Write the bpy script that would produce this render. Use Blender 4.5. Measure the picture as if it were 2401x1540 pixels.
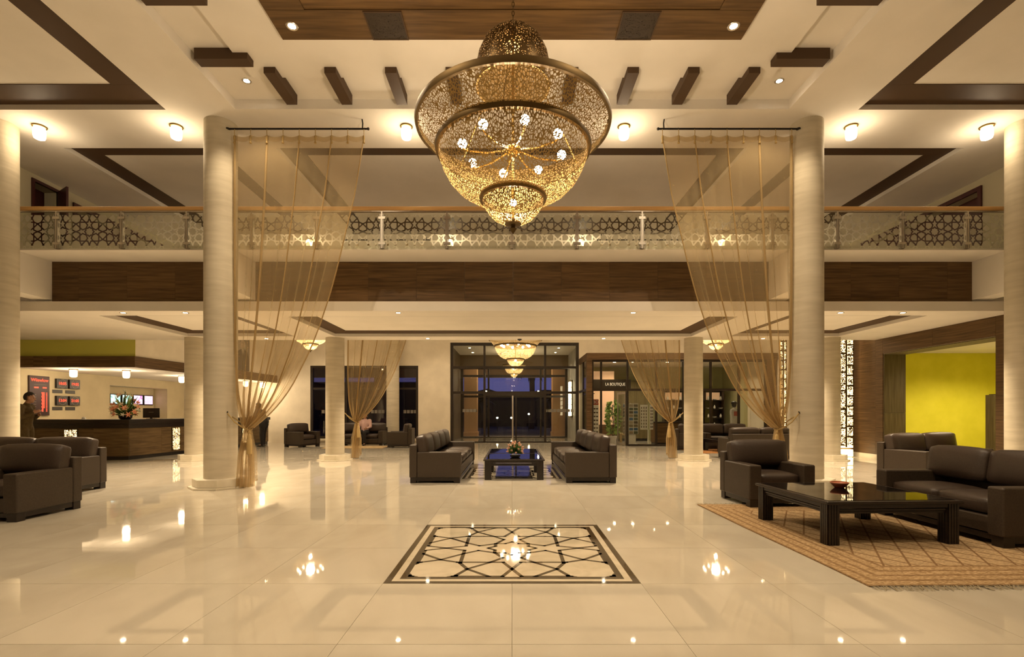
import bpy, bmesh, math, random
import numpy as np
from mathutils import Vector, Matrix

for o in list(bpy.data.objects):
    bpy.data.objects.remove(o)
SC = bpy.context.scene
COL = SC.collection
R = math.radians
PI = math.pi
random.seed(7)

# ------------------------------------------------------------------ camera
EYE = 1.30
FPX = 1160.0                      # focal length in pixels of the 2401 px wide frame
VX, VY = 1200.5, 966.0            # vanishing point in the frame
cam_d = bpy.data.cameras.new('camera')
cam_d.sensor_fit = 'HORIZONTAL'
cam_d.sensor_width = 36.0
cam_d.lens = 36.0 * FPX / 2401.0
cam_d.shift_y = (VY - 770.0) / 2401.0
cam_d.shift_x = 0.0
cam_d.clip_start = 0.05
cam_d.clip_end = 400
cam = bpy.data.objects.new('camera', cam_d)
cam.location = (0, 0, EYE)
cam.rotation_euler = (R(90), 0, 0)
COL.objects.link(cam)
SC.camera = cam


def at(px, py, d):
    """a point at depth d that the photograph shows at pixel (px, py)"""
    return Vector(((px - VX) / FPX * d, d, EYE + (VY - py) / FPX * d))


# ------------------------------------------------------------------ world, exposure
w = bpy.data.worlds.new('dusk')
SC.world = w
w.use_nodes = True
wn = w.node_tree.nodes
wl = w.node_tree.links
wn.clear()
wo = wn.new('ShaderNodeOutputWorld')
wb = wn.new('ShaderNodeBackground')
wb.inputs['Color'].default_value = (0.30, 0.29, 0.95, 1)
wb.inputs['Strength'].default_value = 0.28
wl.new(wb.outputs[0], wo.inputs[0])

SC.view_settings.view_transform = 'Standard'
SC.view_settings.look = 'None'
SC.view_settings.gamma = 1.0
SC.view_settings.use_curve_mapping = False
SC.view_settings.exposure = 0.12
SC.cycles.transparent_max_bounces = 24
SC.cycles.max_bounces = 5
SC.cycles.diffuse_bounces = 3
SC.cycles.glossy_bounces = 3
SC.cycles.use_adaptive_sampling = True
SC.cycles.adaptive_threshold = 0.12
SC.cycles.light_sampling_threshold = 0.03
SC.cycles.caustics_reflective = False
SC.cycles.caustics_refractive = False

WARM = (1.0, 0.775, 0.51)
POWER = dict(panel_spot=325, ring_spot=150, soffit_spot=390, barrel=17, reception=28, chandelier=310, chandelier_far=115, rear_fill_spot=340,
             vestibule=28, boutique=60, yellow=330, upper=60)

# ------------------------------------------------------------------ materials
MATS = {}


def mat(name, color=(0.8, 0.8, 0.8), rough=0.5, metal=0.0, spec=0.5, emit=None, estr=0.0, coat=0.0):
    if name in MATS:
        return MATS[name]
    m = bpy.data.materials.new(name)
    m.use_nodes = True
    b = m.node_tree.nodes['Principled BSDF']
    b.inputs['Base Color'].default_value = (*color, 1)
    b.inputs['Roughness'].default_value = rough
    b.inputs['Metallic'].default_value = metal
    b.inputs['Specular IOR Level'].default_value = spec
    b.inputs['Coat Weight'].default_value = coat
    b.inputs['Coat Roughness'].default_value = 0.05
    if emit:
        b.inputs['Emission Color'].default_value = (*emit, 1)
        b.inputs['Emission Strength'].default_value = estr
    MATS[name] = m
    return m


def nodes(m):
    return m.node_tree.nodes, m.node_tree.links, m.node_tree.nodes['Principled BSDF']


def noise_colour(m, c1, c2, scale=(1, 1, 1), nscale=4.0, detail=4.0, coord='Position', bump=0.0, lo=0.35, hi=0.65, rnd=0.0, dist=0.0):
    """two-colour noise grain; coord 'Position' is world space, 'Object' local"""
    n, l, b = nodes(m)
    if coord == 'Position':
        g = n.new('ShaderNodeNewGeometry')
        src = g.outputs['Position']
    else:
        g = n.new('ShaderNodeTexCoord')
        src = g.outputs['Object']
    mp = n.new('ShaderNodeMapping')
    mp.inputs['Scale'].default_value = scale
    l.new(src, mp.inputs['Vector'])
    vec = mp.outputs[0]
    oi = None
    if rnd:
        oi = n.new('ShaderNodeObjectInfo')
        cmb = n.new('ShaderNodeCombineXYZ')
        mul = n.new('ShaderNodeMath')
        mul.operation = 'MULTIPLY'
        mul.inputs[1].default_value = 37.0
        l.new(oi.outputs['Random'], mul.inputs[0])
        for k in range(3):
            l.new(mul.outputs[0], cmb.inputs[k])
        l.new(cmb.outputs[0], mp.inputs['Location'])
    tx = n.new('ShaderNodeTexNoise')
    tx.inputs['Scale'].default_value = nscale
    tx.inputs['Detail'].default_value = detail
    tx.inputs['Distortion'].default_value = dist
    l.new(vec, tx.inputs['Vector'])
    rp = n.new('ShaderNodeValToRGB')
    rp.color_ramp.elements[0].position = lo
    rp.color_ramp.elements[0].color = (*c1, 1)
    rp.color_ramp.elements[1].position = hi
    rp.color_ramp.elements[1].color = (*c2, 1)
    l.new(tx.outputs['Fac'], rp.inputs['Fac'])
    out = rp.outputs['Color']
    if rnd:
        mx = n.new('ShaderNodeMix')
        mx.data_type = 'RGBA'
        mx.blend_type = 'MULTIPLY'
        mr = n.new('ShaderNodeMapRange')
        mr.inputs['To Min'].default_value = 1.0 - rnd
        mr.inputs['To Max'].default_value = 1.0
        l.new(oi.outputs['Random'], mr.inputs['Value'])
        cc = n.new('ShaderNodeCombineColor')
        for k in range(3):
            l.new(mr.outputs[0], cc.inputs[k])
        mx.inputs['Factor'].default_value = 1.0
        l.new(out, mx.inputs[6])
        l.new(cc.outputs[0], mx.inputs[7])
        out = mx.outputs[2]
    l.new(out, b.inputs['Base Color'])
    if bump:
        bp = n.new('ShaderNodeBump')
        bp.inputs['Strength'].default_value = bump
        bp.inputs['Distance'].default_value = 0.01
        l.new(tx.outputs['Fac'], bp.inputs['Height'])
        l.new(bp.outputs[0], b.inputs['Normal'])
    return m


M_PLASTER = noise_colour(mat('plaster', rough=0.85, spec=0.2), (0.83, 0.78, 0.70), (0.88, 0.825, 0.745), nscale=1.4)
M_WALL = noise_colour(mat('wall_paint', rough=0.8, spec=0.25), (0.74, 0.66, 0.52), (0.82, 0.735, 0.585), nscale=2.2, bump=0.05)
M_OLIVE = mat('olive_paint', (0.62, 0.60, 0.13), 0.8, spec=0.2)
M_YELLOW = noise_colour(mat('yellow_paint', rough=0.75, spec=0.2), (0.76, 0.73, 0.045), (0.83, 0.79, 0.06), nscale=2.0)
M_UPWALL = mat('upper_wall_paint', (0.52, 0.47, 0.33), 0.85, spec=0.2)
M_BROWN = mat('dark_brown_board', (0.075, 0.042, 0.020), 0.6, spec=0.3)
M_WOODX = noise_colour(mat('walnut_x', rough=0.55, spec=0.3), (0.080, 0.044, 0.018), (0.185, 0.106, 0.044), scale=(0.55, 9, 9), nscale=2.6, detail=3, rnd=0.22, dist=0.3, lo=0.3, hi=0.7)
M_WOODY = noise_colour(mat('walnut_y', rough=0.55, spec=0.3), (0.080, 0.044, 0.018), (0.185, 0.106, 0.044), scale=(9, 0.55, 14), nscale=2.6, detail=3, rnd=0.22, dist=0.3, lo=0.3, hi=0.7)
M_WOODCEIL = noise_colour(mat('walnut_ceiling', rough=0.5, spec=0.3), (0.085, 0.045, 0.016), (0.20, 0.112, 0.04), scale=(0.5, 7, 9), nscale=2.4, detail=3, rnd=0.25, dist=0.3, lo=0.3, hi=0.7)
M_WOODZ = noise_colour(mat('olive_wood_z', rough=0.55, spec=0.3), (0.11, 0.085, 0.035), (0.17, 0.135, 0.06), scale=(9, 9, 0.6), nscale=2.4, detail=5, rnd=0.15, dist=0.3)
M_DESK = noise_colour(mat('desk_wood', rough=0.5, spec=0.35), (0.10, 0.062, 0.027), (0.18, 0.115, 0.05), scale=(0.7, 0.7, 9), nscale=2.4, detail=5, rnd=0.12, dist=0.3)
M_RAIL = noise_colour(mat('oak_rail', rough=0.4), (0.42, 0.23, 0.075), (0.55, 0.32, 0.11), scale=(0.4, 8, 8), nscale=3.0, detail=4)
M_STONE = noise_colour(mat('column_stone', rough=0.7, spec=0.25), (0.51, 0.45, 0.335), (0.615, 0.55, 0.425), scale=(0.8, 0.8, 6.0), nscale=2.2, detail=5, bump=0.10, dist=0.25, lo=0.3, hi=0.7)
M_PLINTH = noise_colour(mat('plinth_stone', rough=0.35), (0.66, 0.59, 0.45), (0.76, 0.69, 0.55), nscale=4)
M_TILE = noise_colour(mat('polished_tile', rough=0.035, spec=0.62), (0.59, 0.53, 0.425), (0.66, 0.60, 0.49), scale=(1, 0.45, 1), nscale=2.0, detail=3, dist=0.8, rnd=0.05)
M_GROUT = mat('grout', (0.62, 0.56, 0.45), 0.5)
M_INLAY = noise_colour(mat('inlay_marble_light', rough=0.04, spec=0.6), (0.62, 0.54, 0.40), (0.72, 0.63, 0.48), nscale=3, detail=3, dist=2.0)
M_INLAYD = noise_colour(mat('inlay_marble_dark', rough=0.05, spec=0.6), (0.035, 0.024, 0.012), (0.11, 0.08, 0.045), nscale=9, detail=3, dist=3.0, lo=0.4, hi=0.8)
M_LEATHER = noise_colour(mat('brown_leather', rough=0.42, spec=0.45), (0.034, 0.022, 0.016), (0.050, 0.033, 0.023), coord='Object', nscale=120, detail=2, bump=0.12)
M_SOFAFRAME = noise_colour(mat('brown_leather_frame', rough=0.5, spec=0.4), (0.037, 0.025, 0.016), (0.052, 0.036, 0.023), coord='Object', nscale=90, detail=2, bump=0.12)
M_DARKWOOD = noise_colour(mat('wenge', rough=0.30, spec=0.5), (0.010, 0.006, 0.005), (0.020, 0.012, 0.008), coord='Object', scale=(3, 3, 12), nscale=4)
M_BLACKGLASS = mat('black_glass', (0.006, 0.005, 0.005), 0.03, spec=0.75)
M_FRAME = mat('dark_bronze_frame', (0.022, 0.014, 0.008), 0.4, spec=0.4)
M_BLACK = mat('black_metal', (0.012, 0.010, 0.009), 0.4)
M_STEEL = mat('brushed_steel', (0.62, 0.58, 0.52), 0.28, metal=1.0)
M_BRASS = mat('aged_brass', (0.34, 0.22, 0.075), 0.36, metal=1.0)
M_BRASSD = mat('dark_brass', (0.13, 0.085, 0.032), 0.5, metal=0.8)
M_ROD = mat('black_iron', (0.018, 0.014, 0.012), 0.45, metal=0.6)
M_MAROON = mat('maroon_lacquer', (0.055, 0.010, 0.010), 0.45)
M_BEIGE = mat('beige_fabric', (0.6, 0.47, 0.25), 0.8)
M_WHITE = mat('white_plastic', (0.75, 0.73, 0.68), 0.5)
M_CONC = noise_colour(mat('grey_concrete', rough=0.7), (0.42, 0.40, 0.35), (0.56, 0.54, 0.48), scale=(1, 1, 0.35), nscale=5, detail=3)
M_BARK = mat('bark', (0.03, 0.02, 0.015), 0.9)
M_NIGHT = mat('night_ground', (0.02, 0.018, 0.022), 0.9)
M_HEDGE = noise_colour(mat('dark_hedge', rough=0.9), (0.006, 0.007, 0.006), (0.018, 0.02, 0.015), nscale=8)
M_PORCH = mat('porch_render', (0.50, 0.30, 0.15), 0.8)
M_TERRA = mat('terracotta', (0.42, 0.115, 0.05), 0.35)
M_GREEN = noise_colour(mat('leaf_green', rough=0.45), (0.02, 0.055, 0.012), (0.07, 0.14, 0.03), coord='Object', nscale=8)
M_GREEN2 = noise_colour(mat('leaf_pale', rough=0.45), (0.22, 0.36, 0.08), (0.48, 0.60, 0.20), coord='Object', nscale=6)
M_PINK = mat('petal_salmon', (0.85, 0.36, 0.22), 0.6)
M_CREAM = mat('petal_cream', (0.9, 0.75, 0.5), 0.6)
M_WHITEP = mat('petal_white', (0.85, 0.85, 0.75), 0.6)


def glow(name, col, s):
    m = mat(name, (0.9, 0.85, 0.75), 0.5, emit=col, estr=s)
    return m


M_BULB = glow('lit_bulb', (1.0, 0.80, 0.50), 60)
M_BARREL = glow('lit_frosted_glass', (1.0, 0.76, 0.42), 9)
M_SPOT = glow('lit_spot_lens', (1.0, 0.86, 0.62), 60)
M_DOWN = glow('lit_downlight_lens', (1.0, 0.84, 0.58), 60)
M_LANTERN = glow('lantern_core', (1.0, 0.70, 0.32), 11.0)
M_RED = glow('red_led', (1.0, 0.07, 0.03), 2.6)
M_RED.node_tree.nodes['Principled BSDF'].inputs['Base Color'].default_value = (.05, .004, .003, 1)
M_SHELF = glow('lit_shelf_back', (1.0, 0.55, 0.27), 0.32)
M_SHELF.node_tree.nodes['Principled BSDF'].inputs['Base Color'].default_value = (.62, .40, .24, 1)
M_SCONCE = glow('lit_sconce_tube', (1.0, 0.82, 0.5), 14)

for m_ in (M_BULB, M_SPOT, M_DOWN, M_RED, M_SHELF):
    m_.cycles.emission_sampling = 'NONE'
SC.cycles.sample_clamp_indirect = 4.0


def glass_mat(name, tint=(0.9, 0.92, 0.88), refl=1.0):
    if name in MATS:
        return MATS[name]
    m = bpy.data.materials.new(name)
    m.use_nodes = True
    n, l = m.node_tree.nodes, m.node_tree.links
    n.clear()
    o = n.new('ShaderNodeOutputMaterial')
    mx = n.new('ShaderNodeMixShader')
    t = n.new('ShaderNodeBsdfTransparent')
    t.inputs[0].default_value = (*tint, 1)
    g = n.new('ShaderNodeBsdfGlossy')
    g.inputs['Roughness'].default_value = 0.01
    fr = n.new('ShaderNodeFresnel')
    fr.inputs['IOR'].default_value = 1.5
    mu = n.new('ShaderNodeMath')
    mu.operation = 'MULTIPLY'
    mu.inputs[1].default_value = refl
    ge = n.new('ShaderNodeNewGeometry')
    inv = n.new('ShaderNodeMath')
    inv.operation = 'SUBTRACT'
    inv.inputs[0].default_value = 1.0
    l.new(ge.outputs['Backfacing'], inv.inputs[1])
    m3 = n.new('ShaderNodeMath')
    m3.operation = 'MULTIPLY'
    l.new(fr.outputs[0], mu.inputs[0])
    l.new(mu.outputs[0], m3.inputs[0])
    l.new(inv.outputs[0], m3.inputs[1])
    l.new(m3.outputs[0], mx.inputs[0])
    l.new(t.outputs[0], mx.inputs[1])
    l.new(g.outputs[0], mx.inputs[2])
    l.new(mx.outputs[0], o.inputs[0])
    MATS[name] = m
    return m


M_GLASS = glass_mat('clear_glass', (0.94, 0.95, 0.92), 1.0)
M_GLASSD = glass_mat('smoked_glass', (0.62, 0.60, 0.58), 1.3)
M_GLASSR = glass_mat('rail_glass', (0.93, 0.94, 0.90), 0.8)


def film_mat():
    m = bpy.data.materials.new('frosted_film')
    m.use_nodes = True
    n, l = m.node_tree.nodes, m.node_tree.links
    n.clear()
    o = n.new('ShaderNodeOutputMaterial')
    d = n.new('ShaderNodeBsdfDiffuse')
    d.inputs[0].default_value = (0.60, 0.57, 0.46, 1)
    t = n.new('ShaderNodeBsdfTranslucent')
    t.inputs[0].default_value = (0.74, 0.70, 0.56, 1)
    mx = n.new('ShaderNodeMixShader')
    mx.inputs[0].default_value = 0.55
    l.new(d.outputs[0], mx.inputs[1])
    l.new(t.outputs[0], mx.inputs[2])
    tr = n.new('ShaderNodeBsdfTransparent')
    m2 = n.new('ShaderNodeMixShader')
    m2.inputs[0].default_value = 0.82
    l.new(tr.outputs[0], m2.inputs[1])
    l.new(mx.outputs[0], m2.inputs[2])
    l.new(m2.outputs[0], o.inputs[0])
    return m


M_FILM = film_mat()


def sheer_mat(name, col, alpha):
    m = bpy.data.materials.new(name)
    m.use_nodes = True
    n, l = m.node_tree.nodes, m.node_tree.links
    n.clear()
    o = n.new('ShaderNodeOutputMaterial')
    d = n.new('ShaderNodeBsdfDiffuse')
    d.inputs[0].default_value = (*col, 1)
    t = n.new('ShaderNodeBsdfTranslucent')
    t.inputs[0].default_value = (*col, 1)
    mx = n.new('ShaderNodeMixShader')
    mx.inputs[0].default_value = 0.5
    l.new(d.outputs[0], mx.inputs[1])
    l.new(t.outputs[0], mx.inputs[2])
    tr = n.new('ShaderNodeBsdfTransparent')
    tr.inputs[0].default_value = (1, 0.96, 0.88, 1)
    # fabric seen at a slant is denser; weft threads give fine horizontal streaks
    g = n.new('ShaderNodeTexCoord')
    mp = n.new('ShaderNodeMapping')
    mp.inputs['Scale'].default_value = (2.0, 2.0, 34)
    l.new(g.outputs['Object'], mp.inputs[0])
    nz = n.new('ShaderNodeTexNoise')
    nz.inputs['Scale'].default_value = 3.0
    nz.inputs['Detail'].default_value = 3.0
    l.new(mp.outputs[0], nz.inputs['Vector'])
    mr = n.new('ShaderNodeMapRange')
    mr.inputs['From Min'].default_value = 0.3
    mr.inputs['From Max'].default_value = 0.75
    mr.inputs['To Min'].default_value = alpha - 0.008
    mr.inputs['To Max'].default_value = alpha + 0.010
    l.new(nz.outputs['Fac'], mr.inputs['Value'])
    lw = n.new('ShaderNodeLayerWeight')
    lw.inputs['Blend'].default_value = 0.5
    pw = n.new('ShaderNodeMath')
    pw.operation = 'POWER'
    pw.inputs[1].default_value = 2.0
    l.new(lw.outputs['Facing'], pw.inputs[0])
    ad = n.new('ShaderNodeMath')
    ad.operation = 'MULTIPLY_ADD'
    ad.use_clamp = True
    ad.inputs[1].default_value = 0.45
    l.new(pw.outputs[0], ad.inputs[0])
    l.new(mr.outputs[0], ad.inputs[2])
    m2 = n.new('ShaderNodeMixShader')
    l.new(ad.outputs[0], m2.inputs[0])
    l.new(tr.outputs[0], m2.inputs[1])
    l.new(mx.outputs[0], m2.inputs[2])
    l.new(m2.outputs[0], o.inputs[0])
    return m


M_SHEER = sheer_mat('sheer_gold_voile', (0.60, 0.465, 0.26), 0.35)
M_SEAM = sheer_mat('gathered_voile', (0.60, 0.46, 0.25), 0.70)
M_CORD = mat('gold_cord', (0.42, 0.29, 0.11), 0.7)


def pierced_mat(name, scale, thr, col, metal=1.0, rough=0.38, stretch=(1, 1, 1), rnd=0.9):
    """metal sheet cut through with a dense arabesque of small openings"""
    m = bpy.data.materials.new(name)
    m.use_nodes = True
    n, l = m.node_tree.nodes, m.node_tree.links
    b = n['Principled BSDF']
    b.inputs['Base Color'].default_value = (*col, 1)
    b.inputs['Metallic'].default_value = metal
    b.inputs['Roughness'].default_value = rough
    g = n.new('ShaderNodeTexCoord')
    mp = n.new('ShaderNodeMapping')
    mp.inputs['Scale'].default_value = stretch
    l.new(g.outputs['Object'], mp.inputs[0])
    nz = n.new('ShaderNodeTexNoise')
    nz.inputs['Scale'].default_value = scale * 0.12
    nz.inputs['Detail'].default_value = 1.0
    l.new(mp.outputs[0], nz.inputs['Vector'])
    va = n.new('ShaderNodeVectorMath')
    va.operation = 'MULTIPLY_ADD'
    va.inputs[1].default_value = (3.2 / scale,) * 3
    l.new(nz.outputs['Color'], va.inputs[0])
    l.new(mp.outputs[0], va.inputs[2])
    v = n.new('ShaderNodeTexVoronoi')
    v.feature = 'DISTANCE_TO_EDGE'
    v.inputs['Scale'].default_value = scale
    v.inputs['Randomness'].default_value = rnd
    l.new(va.outputs[0], v.inputs['Vector'])
    mr = n.new('ShaderNodeMapRange')
    mr.inputs['From Min'].default_value = thr
    mr.inputs['From Max'].default_value = thr + 0.03
    mr.inputs['To Min'].default_value = 1.0
    mr.inputs['To Max'].default_value = 0.0
    l.new(v.outputs['Distance'], mr.inputs['Value'])
    l.new(mr.outputs[0], b.inputs['Alpha'])
    return m


M_PIERCE = pierced_mat('pierced_brass', 50, 0.115, (0.50, 0.33, 0.12), metal=0.55, stretch=(1, 1, 0.55))
M_PIERCED = pierced_mat('pierced_dome_brass', 52, 0.24, (0.17, 0.11, 0.045), metal=0.6)
M_PIERCEF = pierced_mat('pierced_brass_lightened', 44, 0.10, (0.80, 0.62, 0.34), metal=0.25)  # glow put into the colour: brass lightened for the distant chandeliers
M_LATTICE = pierced_mat('pierced_lantern', 42, 0.135, (0.16, 0.10, 0.035), rough=0.45)
M_GRILLE = pierced_mat('pierced_grille', 45, 0.22, (0.035, 0.021, 0.010), metal=0.0, rough=0.6)


# ------------------------------------------------------------------ mesh helpers
class MB:
    def __init__(self):
        self.v, self.f = [], []

    def add(self, vs, fs):
        o = len(self.v)
        self.v += [tuple(p) for p in vs]
        self.f += [tuple(i + o for i in f) for f in fs]
        return self

    def box(self, x0, x1, y0, y1, z0, z1):
        vs = [(x0, y0, z0), (x1, y0, z0), (x1, y1, z0), (x0, y1, z0), (x0, y0, z1), (x1, y0, z1), (x1, y1, z1), (x0, y1, z1)]
        return self.add(vs, [(3, 2, 1, 0), (4, 5, 6, 7), (0, 1, 5, 4), (1, 2, 6, 5), (2, 3, 7, 6), (3, 0, 4, 7)])

    def obox(self, M, sx, sy, sz):
        """box of half sizes under matrix M"""
        vs = [M @ Vector((a * sx, b * sy, c * sz)) for c in (-1, 1) for a, b in ((-1, -1), (1, -1), (1, 1), (-1, 1))]
        return self.add(vs, [(3, 2, 1, 0), (4, 5, 6, 7), (0, 1, 5, 4), (1, 2, 6, 5), (2, 3, 7, 6), (3, 0, 4, 7)])

    def prism(self, pts, z0, z1):
        n = len(pts)
        vs = [(p[0], p[1], z0) for p in pts] + [(p[0], p[1], z1) for p in pts]
        fs = [tuple(reversed(range(n))), tuple(range(n, 2 * n))]
        fs += [(i, (i + 1) % n, n + (i + 1) % n, n + i) for i in range(n)]
        return self.add(vs, fs)

    def lathe(self, prof, n=32, c=(0, 0, 0), cap=False):
        vs, fs = [], []
        for r, z in prof:
            for k in range(n):
                a = 2 * PI * k / n
                vs.append((c[0] + r * math.cos(a), c[1] + r * math.sin(a), c[2] + z))
        for i in range(len(prof) - 1):
            for k in range(n):
                a, b2 = i * n + k, i * n + (k + 1) % n
                fs.append((a, b2, b2 + n, a + n))
        if cap:
            fs.append(tuple(reversed(range(n))))
            fs.append(tuple(range((len(prof) - 1) * n, len(prof) * n)))
        return self.add(vs, fs)

    def tube(self, pts, r, n=8, flat=1.0):
        """tube along a polyline; r a number or a list; flat squeezes the section"""
        pts = [Vector(p) for p in pts]
        rs = r if isinstance(r, (list, tuple)) else [r] * len(pts)
        vs, fs = [], []
        up = Vector((0, 0, 1))
        prev = None
        for i, p in enumerate(pts):
            t = (pts[min(i + 1, len(pts) - 1)] - pts[max(i - 1, 0)])
            if t.length < 1e-9:
                t = Vector((0, 0, 1))
            t.normalize()
            if prev is None:
                a = t.cross(up)
                if a.length < 0.05:
                    a = t.cross(Vector((0, 1, 0)))
            else:
                a = prev - t * prev.dot(t)
            a.normalize()
            prev = a
            b2 = t.cross(a)
            for k in range(n):
                g = 2 * PI * k / n
                vs.append(p + a * math.cos(g) * rs[i] + b2 * math.sin(g) * rs[i] * flat)
        for i in range(len(pts) - 1):
            for k in range(n):
                a, b3 = i * n + k, i * n + (k + 1) % n
                fs.append((a, a + n, b3 + n, b3))
        fs.append(tuple(range(n)))
        fs.append(tuple(reversed(range((len(pts) - 1) * n, len(pts) * n))))
        return self.add(vs, fs)

    def ball(self, c, r, n=10, sz=(1, 1, 1)):
        prof = [(max(1e-4, math.sin(PI * i / n)) * r, -math.cos(PI * i / n) * r) for i in range(n + 1)]
        o = len(self.v)
        self.lathe(prof, max(8, n))
        for i in range(o, len(self.v)):
            p = self.v[i]
            self.v[i] = (c[0] + p[0] * sz[0], c[1] + p[1] * sz[1], c[2] + p[2] * sz[2])
        return self

    def mesh(self, name):
        me = bpy.data.meshes.new(name)
        me.from_pydata([tuple(p) for p in self.v], [], self.f)
        me.update()
        return me

    def obj(self, name, m, parent=None, smooth=False, bevel=0.0, seg=2, loc=None):
        return link(name, self.mesh(name), m, parent, smooth, bevel, seg, loc)


def link(name, me, m, parent=None, smooth=False, bevel=0.0, seg=2, loc=None):
    o = bpy.data.objects.new(name, me)
    if m is not None and not me.materials:
        me.materials.append(m)
    COL.objects.link(o)
    if parent is not None:
        o.parent = parent
    if loc is not None:
        o.location = loc
    if smooth:
        me.polygons.foreach_set('use_smooth', [True] * len(me.polygons))
        if smooth != 'all':
            try:
                me.set_sharp_from_angle(angle=R(38))
            except Exception:
                pass
    if bevel:
        md = o.modifiers.new('bevel', 'BEVEL')
        md.width = bevel
        md.segments = seg
        md.limit_method = 'ANGLE'
        me.polygons.foreach_set('use_smooth', [True] * len(me.polygons))
        md.harden_normals = True
    return o


def tag(o, label, cat=None, group=None, kind=None):
    o['label'] = label
    if cat:
        o['category'] = cat
    if group:
        o['group'] = group
    if kind:
        o['kind'] = kind
    return o


def thing(name, label, cat, loc=(0, 0, 0), rotz=0.0, group=None):
    o = bpy.data.objects.new(name, None)
    o.empty_display_size = 0.1
    COL.objects.link(o)
    o.location = loc
    o.rotation_euler = (0, 0, rotz)
    return tag(o, label, cat, group)


def struct(o, label, cat=None):
    return tag(o, label, cat or o.name.split('_')[0].split('.')[0], kind='structure')


CHILD = {}


def copy_tree(root, loc, rotz=None, label=None, scale=None):
    def rec(o, par):
        c = o.copy()
        COL.objects.link(c)
        c.parent = par
        for ch in o.children:
            rec(ch, c)
        return c
    r = rec(root, root.parent)
    r.location = loc
    if rotz is not None:
        r.rotation_euler = (0, 0, rotz)
    if scale is not None:
        r.scale = (scale,) * 3 if not isinstance(scale, (tuple, list)) else scale
    if label:
        r['label'] = label
    return r


def light(kind, name, loc, power, parent=None, color=WARM, radius=0.05, spot=None, blend=0.6, rot=None):
    d = bpy.data.lights.new(name, kind)
    d.energy = power
    d.color = color
    if kind in ('POINT', 'SPOT'):
        d.shadow_soft_size = radius
    if kind == 'SPOT':
        d.spot_size = spot
        d.spot_blend = blend
    o = bpy.data.objects.new(name, d)
    COL.objects.link(o)
    o.location = loc
    if rot:
        o.rotation_euler = rot
    if parent is not None:
        o.parent = parent
    return o


def cushion(w, d, h, r=0.06, puff=0.03, n=7, front=0.0):
    """soft rounded box centred on x and y, standing on z=0, with a crowned top"""
    bm = bmesh.new()
    bmesh.ops.create_cube(bm, size=2.0)
    bmesh.ops.subdivide_edges(bm, edges=bm.edges[:], cuts=n, use_grid_fill=True)
    hx, hy, hz = w / 2, d / 2, h / 2
    r = min(r, hx * 0.95, hy * 0.95, hz * 0.95)
    for v in bm.verts:
        u = Vector(v.co)
        p = Vector((u.x * hx, u.y * hy, u.z * hz))
        q = Vector((max(-hx + r, min(hx - r, p.x)), max(-hy + r, min(hy - r, p.y)), max(-hz + r, min(hz - r, p.z))))
        dv = p - q
        if dv.length > 1e-6:
            p = q + dv.normalized() * r
        k = (1 - u.x ** 2) * (1 - u.y ** 2)
        if u.z > 0:
            p.z += puff * k * u.z
        kf = (1 - u.x ** 2) * (1 - u.z ** 2)
        p.y -= front * kf * max(0, -u.y)
        v.co = (p.x, p.y, p.z + hz)
    me = bpy.data.meshes.new('cushion')
    bm.to_mesh(me)
    bm.free()
    me.polygons.foreach_set('use_smooth', [True] * len(me.polygons))
    return me


def text_mesh(txt, size, m, parent, loc, rot, name='lettering', depth=0.003, align='CENTER', sx=1.0):
    cu = bpy.data.curves.new(name, 'FONT')
    cu.body = txt
    cu.size = size
    cu.extrude = depth
    cu.align_x = align
    cu.align_y = 'CENTER'
    t = bpy.data.objects.new(name, cu)
    COL.objects.link(t)
    bpy.context.view_layer.update()
    dg = bpy.context.evaluated_depsgraph_get()
    me = bpy.data.meshes.new_from_object(t.evaluated_get(dg))
    bpy.data.objects.remove(t)
    me.materials.clear()
    me.materials.append(m)
    o = bpy.data.objects.new(name, me)
    COL.objects.link(o)
    o.location = loc
    o.rotation_euler = rot
    o.scale = (sx, 1, 1)
    if parent is not None:
        o.parent = parent
    return o


ORD = ['first', 'second', 'third', 'fourth', 'fifth', 'sixth', 'seventh', 'eighth', 'ninth', 'tenth', 'eleventh', 'twelfth', 'thirteenth', 'fourteenth', 'fifteenth', 'sixteenth']

# ================================================================== THE SETTING
CZ = 6.33            # hall ceiling
SZ = 3.308           # soffit under the gallery
TS = 0.98            # floor tile


def slab_holes(x0, x1, y0, y1, z0, z1, holes):
    m = MB()
    xs = sorted({x0, x1} | {h[0] for h in holes} | {h[1] for h in holes})
    ys = sorted({y0, y1} | {h[2] for h in holes} | {h[3] for h in holes})
    xs = [x for x in xs if x0 <= x <= x1]
    ys = [y for y in ys if y0 <= y <= y1]
    for j in range(len(ys) - 1):
        run = None
        for i in range(len(xs) - 1):
            cx, cy = (xs[i] + xs[i + 1]) / 2, (ys[j] + ys[j + 1]) / 2
            inside = any(h[0] < cx < h[1] and h[2] < cy < h[3] for h in holes)
            if not inside:
                run = (xs[i] if run is None else run[0], xs[i + 1])
            if inside or i == len(xs) - 2:
                if run:
                    m.box(run[0], run[1], ys[j], ys[j + 1], z0, z1)
                run = None
    return m


def wall_xz(x0, x1, y0, y1, z0, z1, holes):
    """wall in the x-z plane, holes (xa, xb, za, zb)"""
    t = slab_holes(x0, x1, z0, z1, y0, y1, holes)
    t.v = [(a, c, b) for a, b, c in t.v]
    t.f = [tuple(reversed(f)) for f in t.f]
    return t


def wall_yz(x0, x1, y0, y1, z0, z1, holes):
    t = slab_holes(y0, y1, z0, z1, x0, x1, holes)
    t.v = [(c, a, b) for a, b, c in t.v]
    return t


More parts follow.
